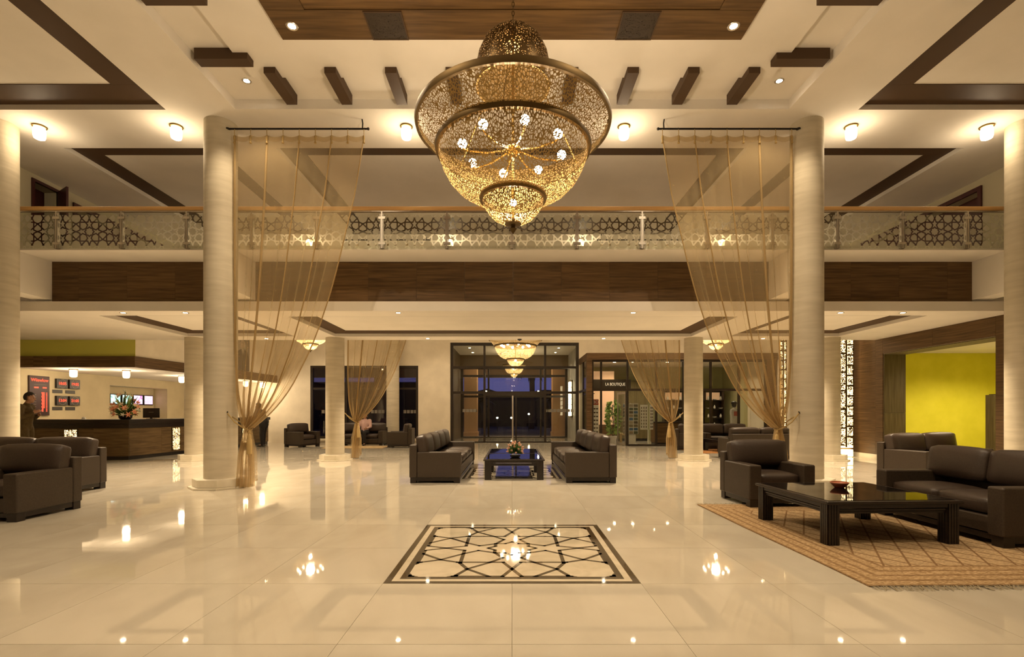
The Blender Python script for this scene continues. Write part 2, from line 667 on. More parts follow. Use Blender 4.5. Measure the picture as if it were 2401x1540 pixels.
# ---- floor: grout bed, tiles, two marble inlays
floor = MB().box(-17, 17.3, -6.2, 27.0, -0.25, -0.006).obj('floor', M_GROUT)
struct(floor, 'polished cream stone tile floor of the lobby')
IN1 = (0.0, 3.75 + TS)                   # centre of the near inlay
IN2 = (0.0, 3.75 + 7 * TS)               # centre of the inlay between the sofas
tile_me = MB().box(-TS / 2 + 0.0014, TS / 2 - 0.0014, -TS / 2 + 0.0014, TS / 2 - 0.0014, -0.012, 0.0).mesh('tile')
tile_me.materials.append(M_TILE)
cells = []
for i in range(-17, 17):
    for j in range(-9, 24):
        cx, cy = (i + 0.5) * TS, 3.75 + (j + 0.5) * TS
        if not (-16.5 < cx < 17 and -6 < cy < 26.6):
            continue
        if abs(cx) < TS and (abs(cy - IN1[1]) < TS or abs(cy - IN2[1]) < TS):
            continue
        px = VX + FPX * cx / cy if cy > 0.5 else -1
        py = VY + FPX * EYE / cy if cy > 0.5 else 9999
        vis = cy > 2.2 and -60 < px < 2461 and py < 1600 and -14.5 < cx < 10.5 and cy < 21
        cells.append((not vis, cy, cx))
cells.sort()
rest = MB()
for k, (hid, cy, cx) in enumerate(cells):
    if k < 300 and not hid:
        o = link('tile', tile_me, None, floor, loc=(cx, cy, 0))
    else:
        g = 0.0014
        rest.box(cx - TS / 2 + g, cx + TS / 2 - g, cy - TS / 2 + g, cy + TS / 2 - g, -0.012, 0.0)
o = rest.obj('tile_field', M_TILE, floor)
o['kind'] = 'stuff'


# ---- eight-fold star pattern shared by the floor inlays and the gallery glass
def star_paths(i0, i1, j0, j1):
    q = [(-1.25, .707), (-1, .59), (-.71, .30), (-.5, .13), (-.25, .25), (-.13, .5), (-.30, .71), (-.59, 1), (-.707, 1.25)]
    h = [(-.75, .707), (-.12, .707), (0, 1)]
    h2 = [(.75, .707), (.12, .707), (0, 1)]
    st = [((.36 if k % 2 == 0 else .275) * math.cos(k * PI / 8), (.36 if k % 2 == 0 else .275) * math.sin(k * PI / 8)) for k in range(17)]
    out = []
    for i in range(i0, i1 + 1):
        for j in range(j0, j1 + 1):
            for r in range(4):
                c, s = [(1, 0), (0, 1), (-1, 0), (0, -1)][r]
                for path in (q, h, h2):
                    out.append([(c * x - s * y + 2 * i, s * x + c * y + 2 * j) for x, y in path])
            out.append([(x + 2 * i, y + 2 * j) for x, y in st])
    segs = {}
    for p in out:
        for a, b in zip(p, p[1:]):
            key = tuple(sorted(((round(a[0], 3), round(a[1], 3)), (round(b[0], 3), round(b[1], 3)))))
            segs[key] = key
    return list(segs.values())


def clip_seg(a, b, x0, x1, y0, y1):
    t0, t1 = 0.0, 1.0
    dx, dy = b[0] - a[0], b[1] - a[1]
    for p, q in ((-dx, a[0] - x0), (dx, x1 - a[0]), (-dy, a[1] - y0), (dy, y1 - a[1])):
        if abs(p) < 1e-9:
            if q < 0:
                return None
        else:
            r = q / p
            if p < 0:
                t0 = max(t0, r)
            else:
                t1 = min(t1, r)
    if t1 - t0 < 1e-4:
        return None
    return (a[0] + dx * t0, a[1] + dy * t0), (a[0] + dx * t1, a[1] + dy * t1)


def inlay(cx, cy):
    b = MB().box(cx - TS + .001, cx + TS - .001, cy - TS + .001, cy + TS - .001, -0.012, 0.0).obj('marble_inlay', M_INLAY, floor)
    b['label'] = 'square marble inlay with dark star pattern set in floor'

    def strip(x0, x1, y0, y1):
        MB().box(x0, x1, y0, y1, -0.010, 0.0009).obj('marble_strip', M_INLAYD, b)
    for h, wd in ((0.978, 0.05), (0.875, 0.05)):
        strip(cx - h, cx + h, cy - h, cy - h + wd)
        strip(cx - h, cx + h, cy + h - wd, cy + h)
        strip(cx - h, cx - h + wd, cy - h + wd, cy + h - wd)
        strip(cx + h - wd, cx + h, cy - h + wd, cy + h - wd)
    hp, wd = 0.63, 0.034
    lim = 0.826 / hp
    for a, c in star_paths(-1, 1, -1, 1):
        s = clip_seg(a, c, -lim, lim, -lim, lim)
        if not s:
            continue
        p, q = Vector((cx + s[0][0] * hp, cy + s[0][1] * hp, 0)), Vector((cx + s[1][0] * hp, cy + s[1][1] * hp, 0))
        L = (q - p).length
        if L < 0.012:
            continue
        ang = math.atan2(q.y - p.y, q.x - p.x)
        M = Matrix.Translation((p + q) / 2 + Vector((0, 0, -0.0045))) @ Matrix.Rotation(ang, 4, 'Z')
        MB().obox(M, L / 2 + wd * 0.42, wd / 2, 0.005).obj('marble_strip', M_INLAYD, b)
    return b


inlay(*IN1)
inlay(*IN2)

# ---- hall ceiling with its coffers
C_CENTRE = (-4.6, 4.6, 1.25, 8.21)
C_SIDE = [(-10.2, -5.76, 1.25, 8.23), (5.76, 10.2, 1.25, 8.23)]
C_FAR = [(-8.55, -5.6, 9.43, 14.0), (-4.5, 4.5, 9.43, 14.0), (5.6, 8.62, 9.43, 14.0)]
ceiling = slab_holes(-10.7, 10.7, -6.2, 21.2, CZ, CZ + 0.16, [C_CENTRE] + C_SIDE + C_FAR).obj('ceiling', M_PLASTER)
struct(ceiling, 'cream plaster hall ceiling with recessed brown bordered coffers')


def coffer(par, h, z, rise, band, far=None):
    """brown border boards set up in a recess around a pale panel"""
    x0, x1, y0, y1 = h
    e = 0.002
    fb_ = far or band
    pn = MB().box(x0 + band - .03, x1 - band + .03, y0 + band - .03, y1 - fb_ + .03, z + rise + 0.012, z + rise + 0.06).obj('coffer_panel', M_PLASTER, par)
    za, zb = z + rise, z + rise + 0.05
    for a in ((x0 + e, x1 - e, y0 + e, y0 + band), (x0 + e, x1 - e, y1 - fb_, y1 - e), (x0 + e, x0 + band, y0 + band + e, y1 - fb_ - e), (x1 - band, x1 - e, y0 + band + e, y1 - fb_ - e)):
        MB().box(*a, za, zb).obj('border_board', M_BROWN, par)
    return pn


for h in C_SIDE:
    coffer(ceiling, h, CZ, 0.085, 0.50)
for h in C_FAR:
    coffer(ceiling, h, CZ, 0.085, 0.42, 0.95)
# centre recess: ring ceiling, dropped panel, walnut field, brown brackets
x0, x1, y0, y1 = C_CENTRE
slab_holes(x0, x1, y0, y1, CZ + 0.16, CZ + 0.24, [(-3.98, 3.98, 1.885, 7.575)]).obj('recess_ring', M_PLASTER, ceiling)
PX, PY0, PY1 = 3.98, 1.885, 7.575
MB().box(-PX, PX, PY0, PY1, CZ + 0.09, CZ + 0.24).obj('dropped_panel', M_PLASTER, ceiling)
WX, WY0, WY1 = 3.13, 2.70, 6.76
BW = 0.50
za, zb = CZ + 0.055, CZ + 0.0895
MB().box(-WX, WX, WY1 - BW, WY1, za, zb).obj('walnut_board', M_WOODCEIL, ceiling)
MB().box(-WX, WX, WY0, WY0 + BW, za, zb).obj('walnut_board', M_WOODCEIL, ceiling)
for s in (-1, 1):
    xa, xb = sorted((s * WX, s * (WX - BW)))
    MB().box(xa, xb, WY0 + BW + .004, WY1 - BW - .004, za, zb).obj('walnut_board', M_WOODCEIL, ceiling)
nb = 8
for k in range(nb):
    ya = WY0 + BW + .004 + (WY1 - WY0 - 2 * BW - .008) * k / nb
    yb = WY0 + BW + .004 + (WY1 - WY0 - 2 * BW - .008) * (k + 1) / nb
    MB().box(-WX + BW + .004, WX - BW - .004, ya + .002, yb - .002, za + 0.012, zb).obj('walnut_board', M_WOODCEIL, ceiling)


def bracket(x0, x1, y0, y1, cx, cy):
    """brown bar across the recess ring, notched round the dropped panel"""
    m = MB().box(x0, x1, y0, y1, CZ, CZ + 0.0895)
    m.box(*cx, *cy, CZ + 0.0895, CZ + 0.159)
    return m.obj('ceiling_bracket', M_BROWN, ceiling)


for k in range(-4, 5):
    xc = 0.9 * k
    bracket(xc - .085, xc + .085, 7.34, 8.10, (xc - .085, xc + .085), (7.58, 8.10))
    bracket(xc - .085, xc + .085, 1.36, 2.12, (xc - .085, xc + .085), (1.36, 1.88))
for k in range(5):
    yc = 7.13 - 1.09 * k
    bracket(-4.53, -3.77, yc - .085, yc + .085, (-4.53, -3.985), (yc - .085, yc + .085))
    bracket(3.77, 4.53, yc - .085, yc + .085, (3.985, 4.53), (yc - .085, yc + .085))

# ---- gallery: slab, walnut fascia, cross beams, soffit with coffers
gallery = slab_holes(-14.3, 10.7, 9.82, 13.78, SZ, SZ + 0.19, [(-8.6, -5.75, 10.3, 13.1), (-4.7, 4.75, 10.4, 13.15), (5.75, 8.65, 10.3, 13.1)]).obj('ceiling_gallery', M_PLASTER)
struct(gallery, 'cream soffit under the gallery with three brown bordered coffers', 'ceiling')
for h in ((-8.6, -5.75, 10.3, 13.1), (-4.7, 4.75, 10.4, 13.15), (5.75, 8.65, 10.3, 13.1)):
    coffer(gallery, h, SZ, 0.08, 0.42)
MB().box(-10.1, 10.1, 9.16, 13.78, 4.30, 4.38).obj('gallery_slab', M_PLASTER, gallery)
MB().box(-10.09, 10.09, 9.2, 13.77, 4.381, 4.392).obj('gallery_bounce_damper', mat('bounce_damper_brown', (.30, .22, .14), .95, spec=.1), gallery)  # unseen brown layer added to cut light bouncing up to the ceiling
MB().box(-10.1, 10.1, 9.90, 13.78, 3.50, 4.299).obj('gallery_core', M_PLASTER, gallery)
for s in (-1, 1):
    for a, b in ((5.12, 5.48), (9.18, 9.55)):
        xa, xb = sorted((s * a, s * b))
        MB().box(xa, xb, 8.90, 9.899, 3.54, 4.299).obj('cross_beam', M_PLASTER, gallery)
PW = 0.963
for k in range(-10, 10):
    xa, xb = k * PW + 0.02, (k + 1) * PW + 0.02
    for lo, hi in ((-9.18, -5.48), (-5.12, 5.12), (5.48, 9.18)):
        a, b = max(xa, lo), min(xb, hi)
        if b - a > 0.03:
            MB().box(a + .0015, b - .0015, 9.872, 9.899, 3.498, 4.297).obj('walnut_panel', M_WOODX, gallery)

# ---- walls
wl_ = wall_yz(-10.9, -10.6, -6.2, 9.82, 0, CZ, []).obj('wall_left', M_WALL)
struct(wl_, 'cream left wall of the hall in front of the gallery')
wr_ = wall_yz(10.6, 10.9, -6.2, 9.3, 0, CZ, []).obj('wall_right', M_WALL)
struct(wr_, 'cream right wall of the hall in front of the gallery')
wf_ = MB().box(-10.9, 10.9, -6.4, -6.2, 0, CZ).obj('wall_front', M_WALL)
struct(wf_, 'cream wall behind the viewer')
wlu = wall_yz(-10.4, -10.1, 9.3, 21.2, 4.30, CZ, [(10.45, 11.0, 4.38, 6.17), (11.45, 16.0, 4.38, 6.05)])
wlu.box(-10.9, -10.1, 9.0, 9.3, 4.3, CZ)
wlu = wlu.obj('wall_left_upper', M_UPWALL)
struct(wlu, 'olive wall at the left end of the upper gallery')
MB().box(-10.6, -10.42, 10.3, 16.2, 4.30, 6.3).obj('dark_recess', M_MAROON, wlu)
wru = wall_yz(10.1, 10.4, 9.3, 21.2, 4.30, CZ, [(10.7, 16.0, 4.38, 6.10)])
wru.box(10.1, 10.9, 9.0, 9.3, 4.3, CZ)
wru = wru.obj('wall_right_upper', M_UPWALL)
struct(wru, 'olive wall at the right end of the upper gallery')
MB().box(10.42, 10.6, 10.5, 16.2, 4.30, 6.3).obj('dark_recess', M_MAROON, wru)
for s, wobj, y0, zt in ((-1, wlu, 11.45, 6.05), (1, wru, 10.7, 6.10)):
    xa, xb = sorted((s * 10.06, s * 10.12))
    MB().box(xa, xb, y0 - .08, 16.08, zt - .02, zt + .07).obj('door_head', M_MAROON, wobj)
    MB().box(xa, xb, y0 - .08, y0, 4.38, zt - .02).obj('door_jamb', M_MAROON, wobj)
d1 = MB().box(-0.02, 0.02, 0, 0.55, 0.0, 1.80).obj('door_1', M_MAROON, None, bevel=.004)
d1.location = (-10.09, 11.0, 4.381)
d1.rotation_euler = (0, 0, R(-122))
struct(d1, 'maroon door standing open at the left end of the upper gallery')
MB().box(0.02, 0.07, 0.48, 0.53, 0.85, 0.87).obj('handle', M_STEEL, d1)
fr = MB().box(-10.13, -10.07, 10.39, 10.45, 4.38, 6.23).box(-10.13, -10.07, 11.0, 11.06, 4.38, 6.23).box(-10.13, -10.07, 10.45, 11.0, 6.17, 6.23)
fr.obj('door_frame', M_MAROON, wlu)

# reception side
wl2 = wall_yz(-14.2, -13.9, 9.82, 21.2, 0, 3.306, [(17.1, 19.95, 0.75, 2.23)])
wl2.box(-14.2, -10.9, 9.52, 9.82, 0, 3.306)
wl2 = wl2.obj('wall_reception', noise_colour(mat('reception_paint', rough=0.8, spec=.2), (0.60, 0.51, 0.33), (0.66, 0.565, 0.37), nscale=2))
struct(wl2, 'tan wall behind the reception desk with a recessed niche', 'wall')
MB().box(-14.55, -14.45, 16.9, 20.2, .6, 2.4).box(-14.45, -14.2, 16.95, 17.1, .65, 2.33).box(-14.45, -14.2, 19.95, 20.1, .65, 2.33).box(-14.45, -14.2, 16.95, 20.1, 2.23, 2.33).box(-14.45, -14.2, 16.95, 20.1, .65, .75).obj('niche', MATS['reception_paint'], wl2)
CA, CB = Vector((-10.40, 13.64, 0)), Vector((-9.95, 20.98, 0))     # canopy corner and far end
dirc = (CB - CA).normalized()
nrm = Vector((dirc.y, -dirc.x, 0))
wrf = MB().box(-13.9, CA.x - 0.05, 13.72, 13.9, 2.845, SZ - .001).obj('wall_reception_head', M_OLIVE)
struct(wrf, 'olive yellow wall band above the reception canopy', 'wall')
p0 = CA - nrm * 0.05 + dirc * 0.08
p1 = CB - nrm * 0.05
wrs = MB().prism([(p0.x, p0.y), (p1.x, p1.y), (p1.x - .2, p1.y), (p0.x - .2, p0.y + .1)], 2.845, CZ)
wrs.prism([(-13.9, 13.78), (p0.x - .01, 13.78), (p0.x - .01, 13.9), (-13.9, 13.9)], SZ + .2, CZ)
wrs = wrs.obj('wall_reception_side', M_WALL)
struct(wrs, 'cream upper wall above the side of the reception canopy', 'wall')
cnp = thing('reception_canopy', 'walnut faced canopy over the reception desk on the left', 'canopy', (0, 0, 0))
m = MB().prism([(-13.89, CA.y + .03), (CA.x - .03, CA.y + .03), (CB.x - .03, CB.y - .01), (-13.89, CB.y - .01)], 2.545, 2.58)
m.obj('canopy_soffit', M_PLASTER, cnp)
xs = [-13.89, -13.2, -12.93, -12.55, CA.x]
for a, b in zip(xs, xs[1:]):
    MB().box(a + .002, b - .002, CA.y, CA.y + .03, 2.537, 2.843).obj('fascia_board', M_WOODX, cnp)
Ls = (CB - CA).length
cuts = [0, 2.55, 3.0, 4.6, 6.1, Ls]
ang = math.atan2(dirc.y, dirc.x)
for a, b in zip(cuts, cuts[1:]):
    c = CA + dirc * (a + b) / 2 - nrm * 0.015 + Vector((0, 0, 2.69))
    M = Matrix.Translation(c) @ Matrix.Rotation(ang, 4, 'Z')
    MB().obox(M, (b - a) / 2 - .002, .015, .153).obj('fascia_board', M_WOODY, cnp)

# back wall with the window, entrance and boutique openings
WIN = (-8.56, -3.98, 0.18, 3.27)
ENT = (-2.62, 2.84, 0.0, 4.25)
wb_ = wall_xz(-14.2, 17.2, 21.0, 21.25, 0, CZ, [WIN, ENT, (3.05, 10.12, 0, 3.45)]).obj('wall_back', M_WALL)
struct(wb_, 'cream back wall with tall windows and the glazed entrance')
MB().box(-13.0, -11.9, 20.96, 21.0, 0.9, 2.35).obj('dark_board', mat('tan_board', (0.25, 0.19, 0.1), .6), wb_)

# right wall under the gallery with its walnut panelling and the opening to the yellow room
wr2 = wall_yz(10.14, 10.72, 9.3, 21.2, 0, 4.30, [(10.35, 13.5, 0, 2.89)])
wr2.box(10.6, 10.9, 9.0, 9.3, 0, 4.3)
wr2 = wr2.obj('wall_right_ground', M_WALL)
struct(wr2, 'walnut panelled right wall with a wide opening to the yellow room', 'wall')
cutsz = [0.13, 3.305]
ycuts = [9.3, 10.35]
for a, b in ((9.3, 10.35),):
    MB().box(10.115, 10.14, a, b - .002, .13, 3.305).obj('walnut_panel', M_WOODY, wr2)
for a, b in ((10.35, 11.9), (11.9, 13.5)):
    MB().box(10.115, 10.14, a + .002, b - .002, 2.892, 3.305).obj('walnut_panel', M_WOODY, wr2)
for a, b, zt in ((13.5, 13.77, 3.305), (13.77, 15.2, 4.29)):
    MB().box(10.115, 10.14, a + .002, b, .13, zt).obj('walnut_panel', M_WOODY, wr2)
for a, b in ((9.3, 10.35), (13.5, 15.2)):
    MB().box(10.105, 10.14, a, b, 0.0, .128).obj('skirting', M_PLINTH, wr2)
for za_, zb_ in ((0.0, 1.28), (1.284, 2.88)):
    MB().box(10.142, 10.72, 13.47, 13.499, za_ + .002, zb_).obj('jamb_panel', M_WOODZ, wr2)
MB().box(10.142, 10.72, 10.351, 10.375, 0, 2.88).obj('jamb_panel', M_WOODZ, wr2)
MB().box(10.142, 10.72, 10.38, 13.465, 2.865, 2.888).obj('head_panel', M_WOODZ, wr2)
# the yellow room
yr = MB().box(10.72, 17.2, 16.8, 17.0, 0, 3.4).box(17.0, 17.2, 9.3, 16.8, 0, 3.4).box(10.9, 17.2, 9.1, 9.3, 0, 3.4)
yr = yr.obj('wall_yellow_room', M_YELLOW)
struct(yr, 'bright yellow wall of the side room seen through the opening', 'wall')
MB().box(10.72, 17.2, 9.1, 17.0, 3.3, 3.42).obj('yellow_room_ceiling', M_PLASTER, yr)
pst = thing('wooden_partition', 'narrow olive wooden partition end standing before the yellow wall', 'partition', (13.36, 13.78, 0))
MB().box(-.06, .04, -.12, .12, 0, 1.78).obj('leaf', M_WOODZ, pst, bevel=.004)
MB().box(.04, .06, -.13, .12, 0, 1.80).obj('edge_strip', M_FRAME, pst)

# ---- columns
def column(x, y, r, top, label, plinth=True):
    t = thing('stone_column', label, 'column', (x, y, 0))
    prof = [(r, .155), (r, top * .4), (r * 0.995, top * .8), (r * .99, top)]
    MB().lathe(prof, 48).obj('shaft', M_STONE, t, smooth='all')
    k = r / 0.263

    def octo(rr):
        return [(rr * math.cos(PI / 8 + i * PI / 4), rr * math.sin(PI / 8 + i * PI / 4)) for i in range(8)]
    MB().prism(octo(.435 * k), .03, .16).obj('plinth', M_PLINTH, t, bevel=.006)
    MB().prism(octo(.50 * k), 0.0, .03).obj('base_slab', M_PLINTH, t, bevel=.004)
    return t


column(-5.09, 8.65, .263, CZ - .001, 'tall cream stone column to the ceiling beside the left front curtain')
column(5.15, 8.65, .263, CZ - .001, 'tall cream stone column to the ceiling beside the right front curtain')
column(-8.97, 8.65, .263, CZ - .001, 'tall cream stone column cut by the left picture edge')
column(8.97, 8.65, .263, CZ - .001, 'tall cream stone column cut by the right picture edge')
column(-4.80, 13.42, .245, SZ - .001, 'round stone column under the gallery left of the entrance')
column(4.92, 13.42, .245, SZ - .001, 'round stone column under the gallery before the boutique')
column(-8.60, 13.42, .245, SZ - .001, 'round stone column under the gallery in front of the reception desk')
column(8.63, 13.42, .245, SZ - .001, 'round stone column under the gallery beside the light column')
column(-4.95, 20.55, .26, CZ - .001, 'round stone column standing against the left rear windows')

# ---- gallery railing
rail = thing('gallery_railing', 'glass gallery railing with star pattern and oak handrail', 'railing', (0, 9.10, 4.305))
MB().box(-9.9, 9.9, -.04, .04, .69, .765).obj('handrail', M_RAIL, rail, bevel=.012)
MB().box(-9.9, 9.9, -.025, .025, .672, .69).obj('under_rail', M_STEEL, rail)
PS = 1.195


def film_mesh(x0, x1, y0, y1, hp, wd, ox, oy, res):
    """film left between the clear pattern lines: cells cut along the zero line of the distance field"""
    nx, ny = int((x1 - x0) / res) + 1, int((y1 - y0) / res) + 1
    gx = np.linspace(x0, x1, nx)
    gy = np.linspace(y0, y1, ny)
    X, Y = np.meshgrid(gx, gy)
    U, V = (X - ox) / hp, (Y - oy) / hp
    D = np.full(U.shape, 9.0)
    i0, i1 = int((x0 - ox) / hp / 2) - 1, int((x1 - ox) / hp / 2) + 1
    j0, j1 = int((y0 - oy) / hp / 2) - 1, int((y1 - oy) / hp / 2) + 1
    for a, b in star_paths(i0, i1, j0, j1):
        if max(a[0], b[0]) < U.min() - .2 or min(a[0], b[0]) > U.max() + .2 or max(a[1], b[1]) < V.min() - .2 or min(a[1], b[1]) > V.max() + .2:
            continue
        dx, dy = b[0] - a[0], b[1] - a[1]
        L2 = dx * dx + dy * dy
        t = np.clip(((U - a[0]) * dx + (V - a[1]) * dy) / L2, 0, 1)
        D = np.minimum(D, np.hypot(U - a[0] - t * dx, V - a[1] - t * dy))
    F = D - wd / 2
    m = MB()
    vid = {}

    def vert(x, y):
        k = (round(x, 5), round(y, 5))
        if k not in vid:
            vid[k] = len(m.v)
            m.v.append((x, 0.0, y))
        return vid[k]
    for j in range(ny - 1):
        i = 0
        while i < nx - 1:
            c = [(i, j), (i + 1, j), (i + 1, j + 1), (i, j + 1)]
            f = [F[q[1], q[0]] for q in c]
            if min(f) > 0:
                e = i
                while e < nx - 1 and min(F[j, e], F[j, e + 1], F[j + 1, e], F[j + 1, e + 1]) > 0:
                    e += 1
                m.f.append((vert(gx[i], gy[j]), vert(gx[e], gy[j]), vert(gx[e], gy[j + 1]), vert(gx[i], gy[j + 1])))
                i = e
                continue
            if max(f) > 0:
                poly = []
                for k in range(4):
                    a, b = c[k], c[(k + 1) % 4]
                    fa, fb = f[k], f[(k + 1) % 4]
                    if fa > 0:
                        poly.append((gx[a[0]], gy[a[1]]))
                    if (fa > 0) != (fb > 0):
                        t = fa / (fa - fb)
                        poly.append((gx[a[0]] + t * (gx[b[0]] - gx[a[0]]), gy[a[1]] + t * (gy[b[1]] - gy[a[1]])))
                if len(poly) >= 3:
                    m.f.append(tuple(vert(*p) for p in poly))
            i += 1
    me = m.mesh('film')
    me.materials.append(M_FILM)
    return me


pane_w = PS - 0.05
film_me = film_mesh(-pane_w / 2, pane_w / 2, 0.01, 0.615, 0.245, 0.095, 0.0, 0.31, 0.0085)
pane_me = MB().box(-pane_w / 2, pane_w / 2, -.005, .005, 0.0, 0.665).mesh('glass_pane')
pane_me.materials.append(M_GLASSR)
post_me = MB().box(-.012, .012, -.03, .03, -0.002, .672).box(-.03, -.022, -.03, .03, -.002, .63).box(.022, .03, -.03, .03, -.002, .63).mesh('post')
post_me.materials.append(M_STEEL)
clamp_me = MB().box(-.062, .062, -.02, .018, -.022, .022).mesh('clamp')
clamp_me.materials.append(M_STEEL)
for k in range(-7, 8):
    p = link('post', post_me, None, rail, loc=(k * PS, 0, 0))
    for zc in (.09, .56):
        link('clamp', clamp_me, None, p, loc=(0, -.012, zc))
for k in range(-8, 8):
    g = link('glass_pane', pane_me, None, rail, loc=((k + .5) * PS, 0, 0))
    link('frosted_film', film_me, None, g, loc=(0, -.008, 0))

# ================================================================== LAMPS
DOWN = (0, 0, 0)


def spot_lamp(x, y, z, power, label, group, r=0.05, angle=110, lens=M_SPOT):
    t = thing('ceiling_spot', label, 'spotlight', (x, y, z), 0, group)
    MB().lathe([(r * 1.0, -.004), (r * 1.45, -.008), (r * 1.55, -.002), (r * 1.55, 0)], 24).obj('trim_ring', M_STEEL, t, smooth=True)
    MB().lathe([(0.001, -.003), (r, -.003), (r, -.001)], 20).obj('lens', lens, t)
    light('SPOT', 'spot_light', (0, 0, -.03), power, t, WARM, .05, R(angle), .5)
    return t


G = 'bright spotlights in the hall ceiling'
spot_lamp(-2.90, 6.52, CZ + .055, POWER['panel_spot'], 'starry spotlight in the left corner of the walnut ceiling field', G, .05, 130)
spot_lamp(2.92, 6.52, CZ + .055, POWER['panel_spot'], 'starry spotlight in the right corner of the walnut ceiling field', G, .05, 130)
spot_lamp(-2.90, 2.94, CZ + .055, POWER['panel_spot'], 'spotlight in the near left corner of the walnut ceiling field', G, .05, 130)
spot_lamp(2.92, 2.94, CZ + .055, POWER['panel_spot'], 'spotlight in the near right corner of the walnut ceiling field', G, .05, 130)
spot_lamp(-4.16, 7.755, CZ + .16, POWER['ring_spot'], 'spotlight in the left far corner of the recessed ceiling ring', G, .045, 120)
spot_lamp(4.19, 7.755, CZ + .16, POWER['ring_spot'], 'spotlight in the right far corner of the recessed ceiling ring', G, .045, 120)
spot_lamp(-4.16, 1.70, CZ + .16, POWER['ring_spot'], 'spotlight in the left near corner of the recessed ceiling ring', G, .045, 120)
spot_lamp(4.19, 1.70, CZ + .16, POWER['ring_spot'], 'spotlight in the right near corner of the recessed ceiling ring', G, .045, 120)
G = 'small downlights in the soffit under the gallery'
row1 = [-7.86, -6.60, -2.30, 2.45, 6.64, 7.90]
for k, x in enumerate(row1):
    spot_lamp(x, 10.0, SZ, POWER['soffit_spot'], 'small downlight, %s from the left at the front edge of the soffit' % ORD[k], G, .042, 115, M_DOWN)
row2 = [-6.70, -2.30, 2.50, 6.85]
for k, x in enumerate(row2):
    spot_lamp(x, 13.5, SZ, POWER['soffit_spot'], 'small downlight, %s from the left at the rear edge of the soffit' % ORD[k], G, .042, 115, M_DOWN)


for k, x in enumerate([-7.4, -2.8, 2.9, 7.4]):  # fill spots added to brighten the rear hall and its back wall
    spot_lamp(x, 18.3, CZ, POWER['rear_fill_spot'], 'added fill spotlight high over the rear hall, %s from the left' % ORD[k], 'added fill spotlights over the rear hall', .06, 100, M_DOWN)
for k, x in enumerate([-2.75, 2.9]):
    spot_lamp(x, 12.6, CZ + .096, 40, 'small spotlight over the gallery seen through the railing, %s of the chandelier' % ('left', 'right')[k], 'small spotlights over the gallery', .045, 100, M_DOWN)


def barrel_proto(power, label, group, loc):
    t = thing('barrel_lamp', label, 'ceiling lamp', loc, 0, group)
    MB().lathe([(.001, 0), (.105, 0), (.108, -.012), (.10, -.022), (.001, -.022)], 28).obj('brass_mount', M_BRASS, t, smooth=True)
    MB().lathe([(.078, -.022), (.088, -.05), (.090, -.12), (.088, -.18), (.078, -.215), (.05, -.23), (.001, -.232)], 24).obj('glass_shade', M_BARREL, t, smooth='all')
    light('POINT', 'lamp_light', (0, 0, -.30), power, t, WARM, .09)
    return t


bp = barrel_proto(POWER['barrel'], 'glowing barrel ceiling lamp, first from the left in the row between the columns', 'barrel lamps on the hall ceiling', (-8.32, 8.71, CZ))
for k, x in enumerate([-5.91, -1.86, 1.97, 5.97, 8.36]):
    copy_tree(bp, (x, 8.71, CZ), label='glowing barrel ceiling lamp, %s from the left in the row between the columns' % ORD[k + 1])
for k, x in enumerate([-5.9, -1.8, 2.0, 6.1]):
    o = copy_tree(bp, (x, 14.4, CZ), label='barrel ceiling lamp glowing through the railing glass, %s from the left' % ORD[k])
rp = barrel_proto(POWER['reception'], 'barrel lamp under the reception canopy above the clocks', 'barrel lamps under the reception canopy', (-12.72, 14.35, 2.5445))
for (x, y), lab in zip([(-11.50, 14.75), (-11.35, 17.0), (-11.1, 19.2), (-10.55, 19.6), (-10.35, 20.5)],
                       ['barrel lamp under the reception canopy above the flower arrangement', 'barrel lamp under the reception canopy beside the stone column', 'barrel lamp under the canopy half hidden by the left front column', 'barrel lamp under the canopy seen through the curtain near the column', 'barrel lamp at the far end of the reception canopy']):
    copy_tree(rp, (x, y, 2.5445), label=lab)

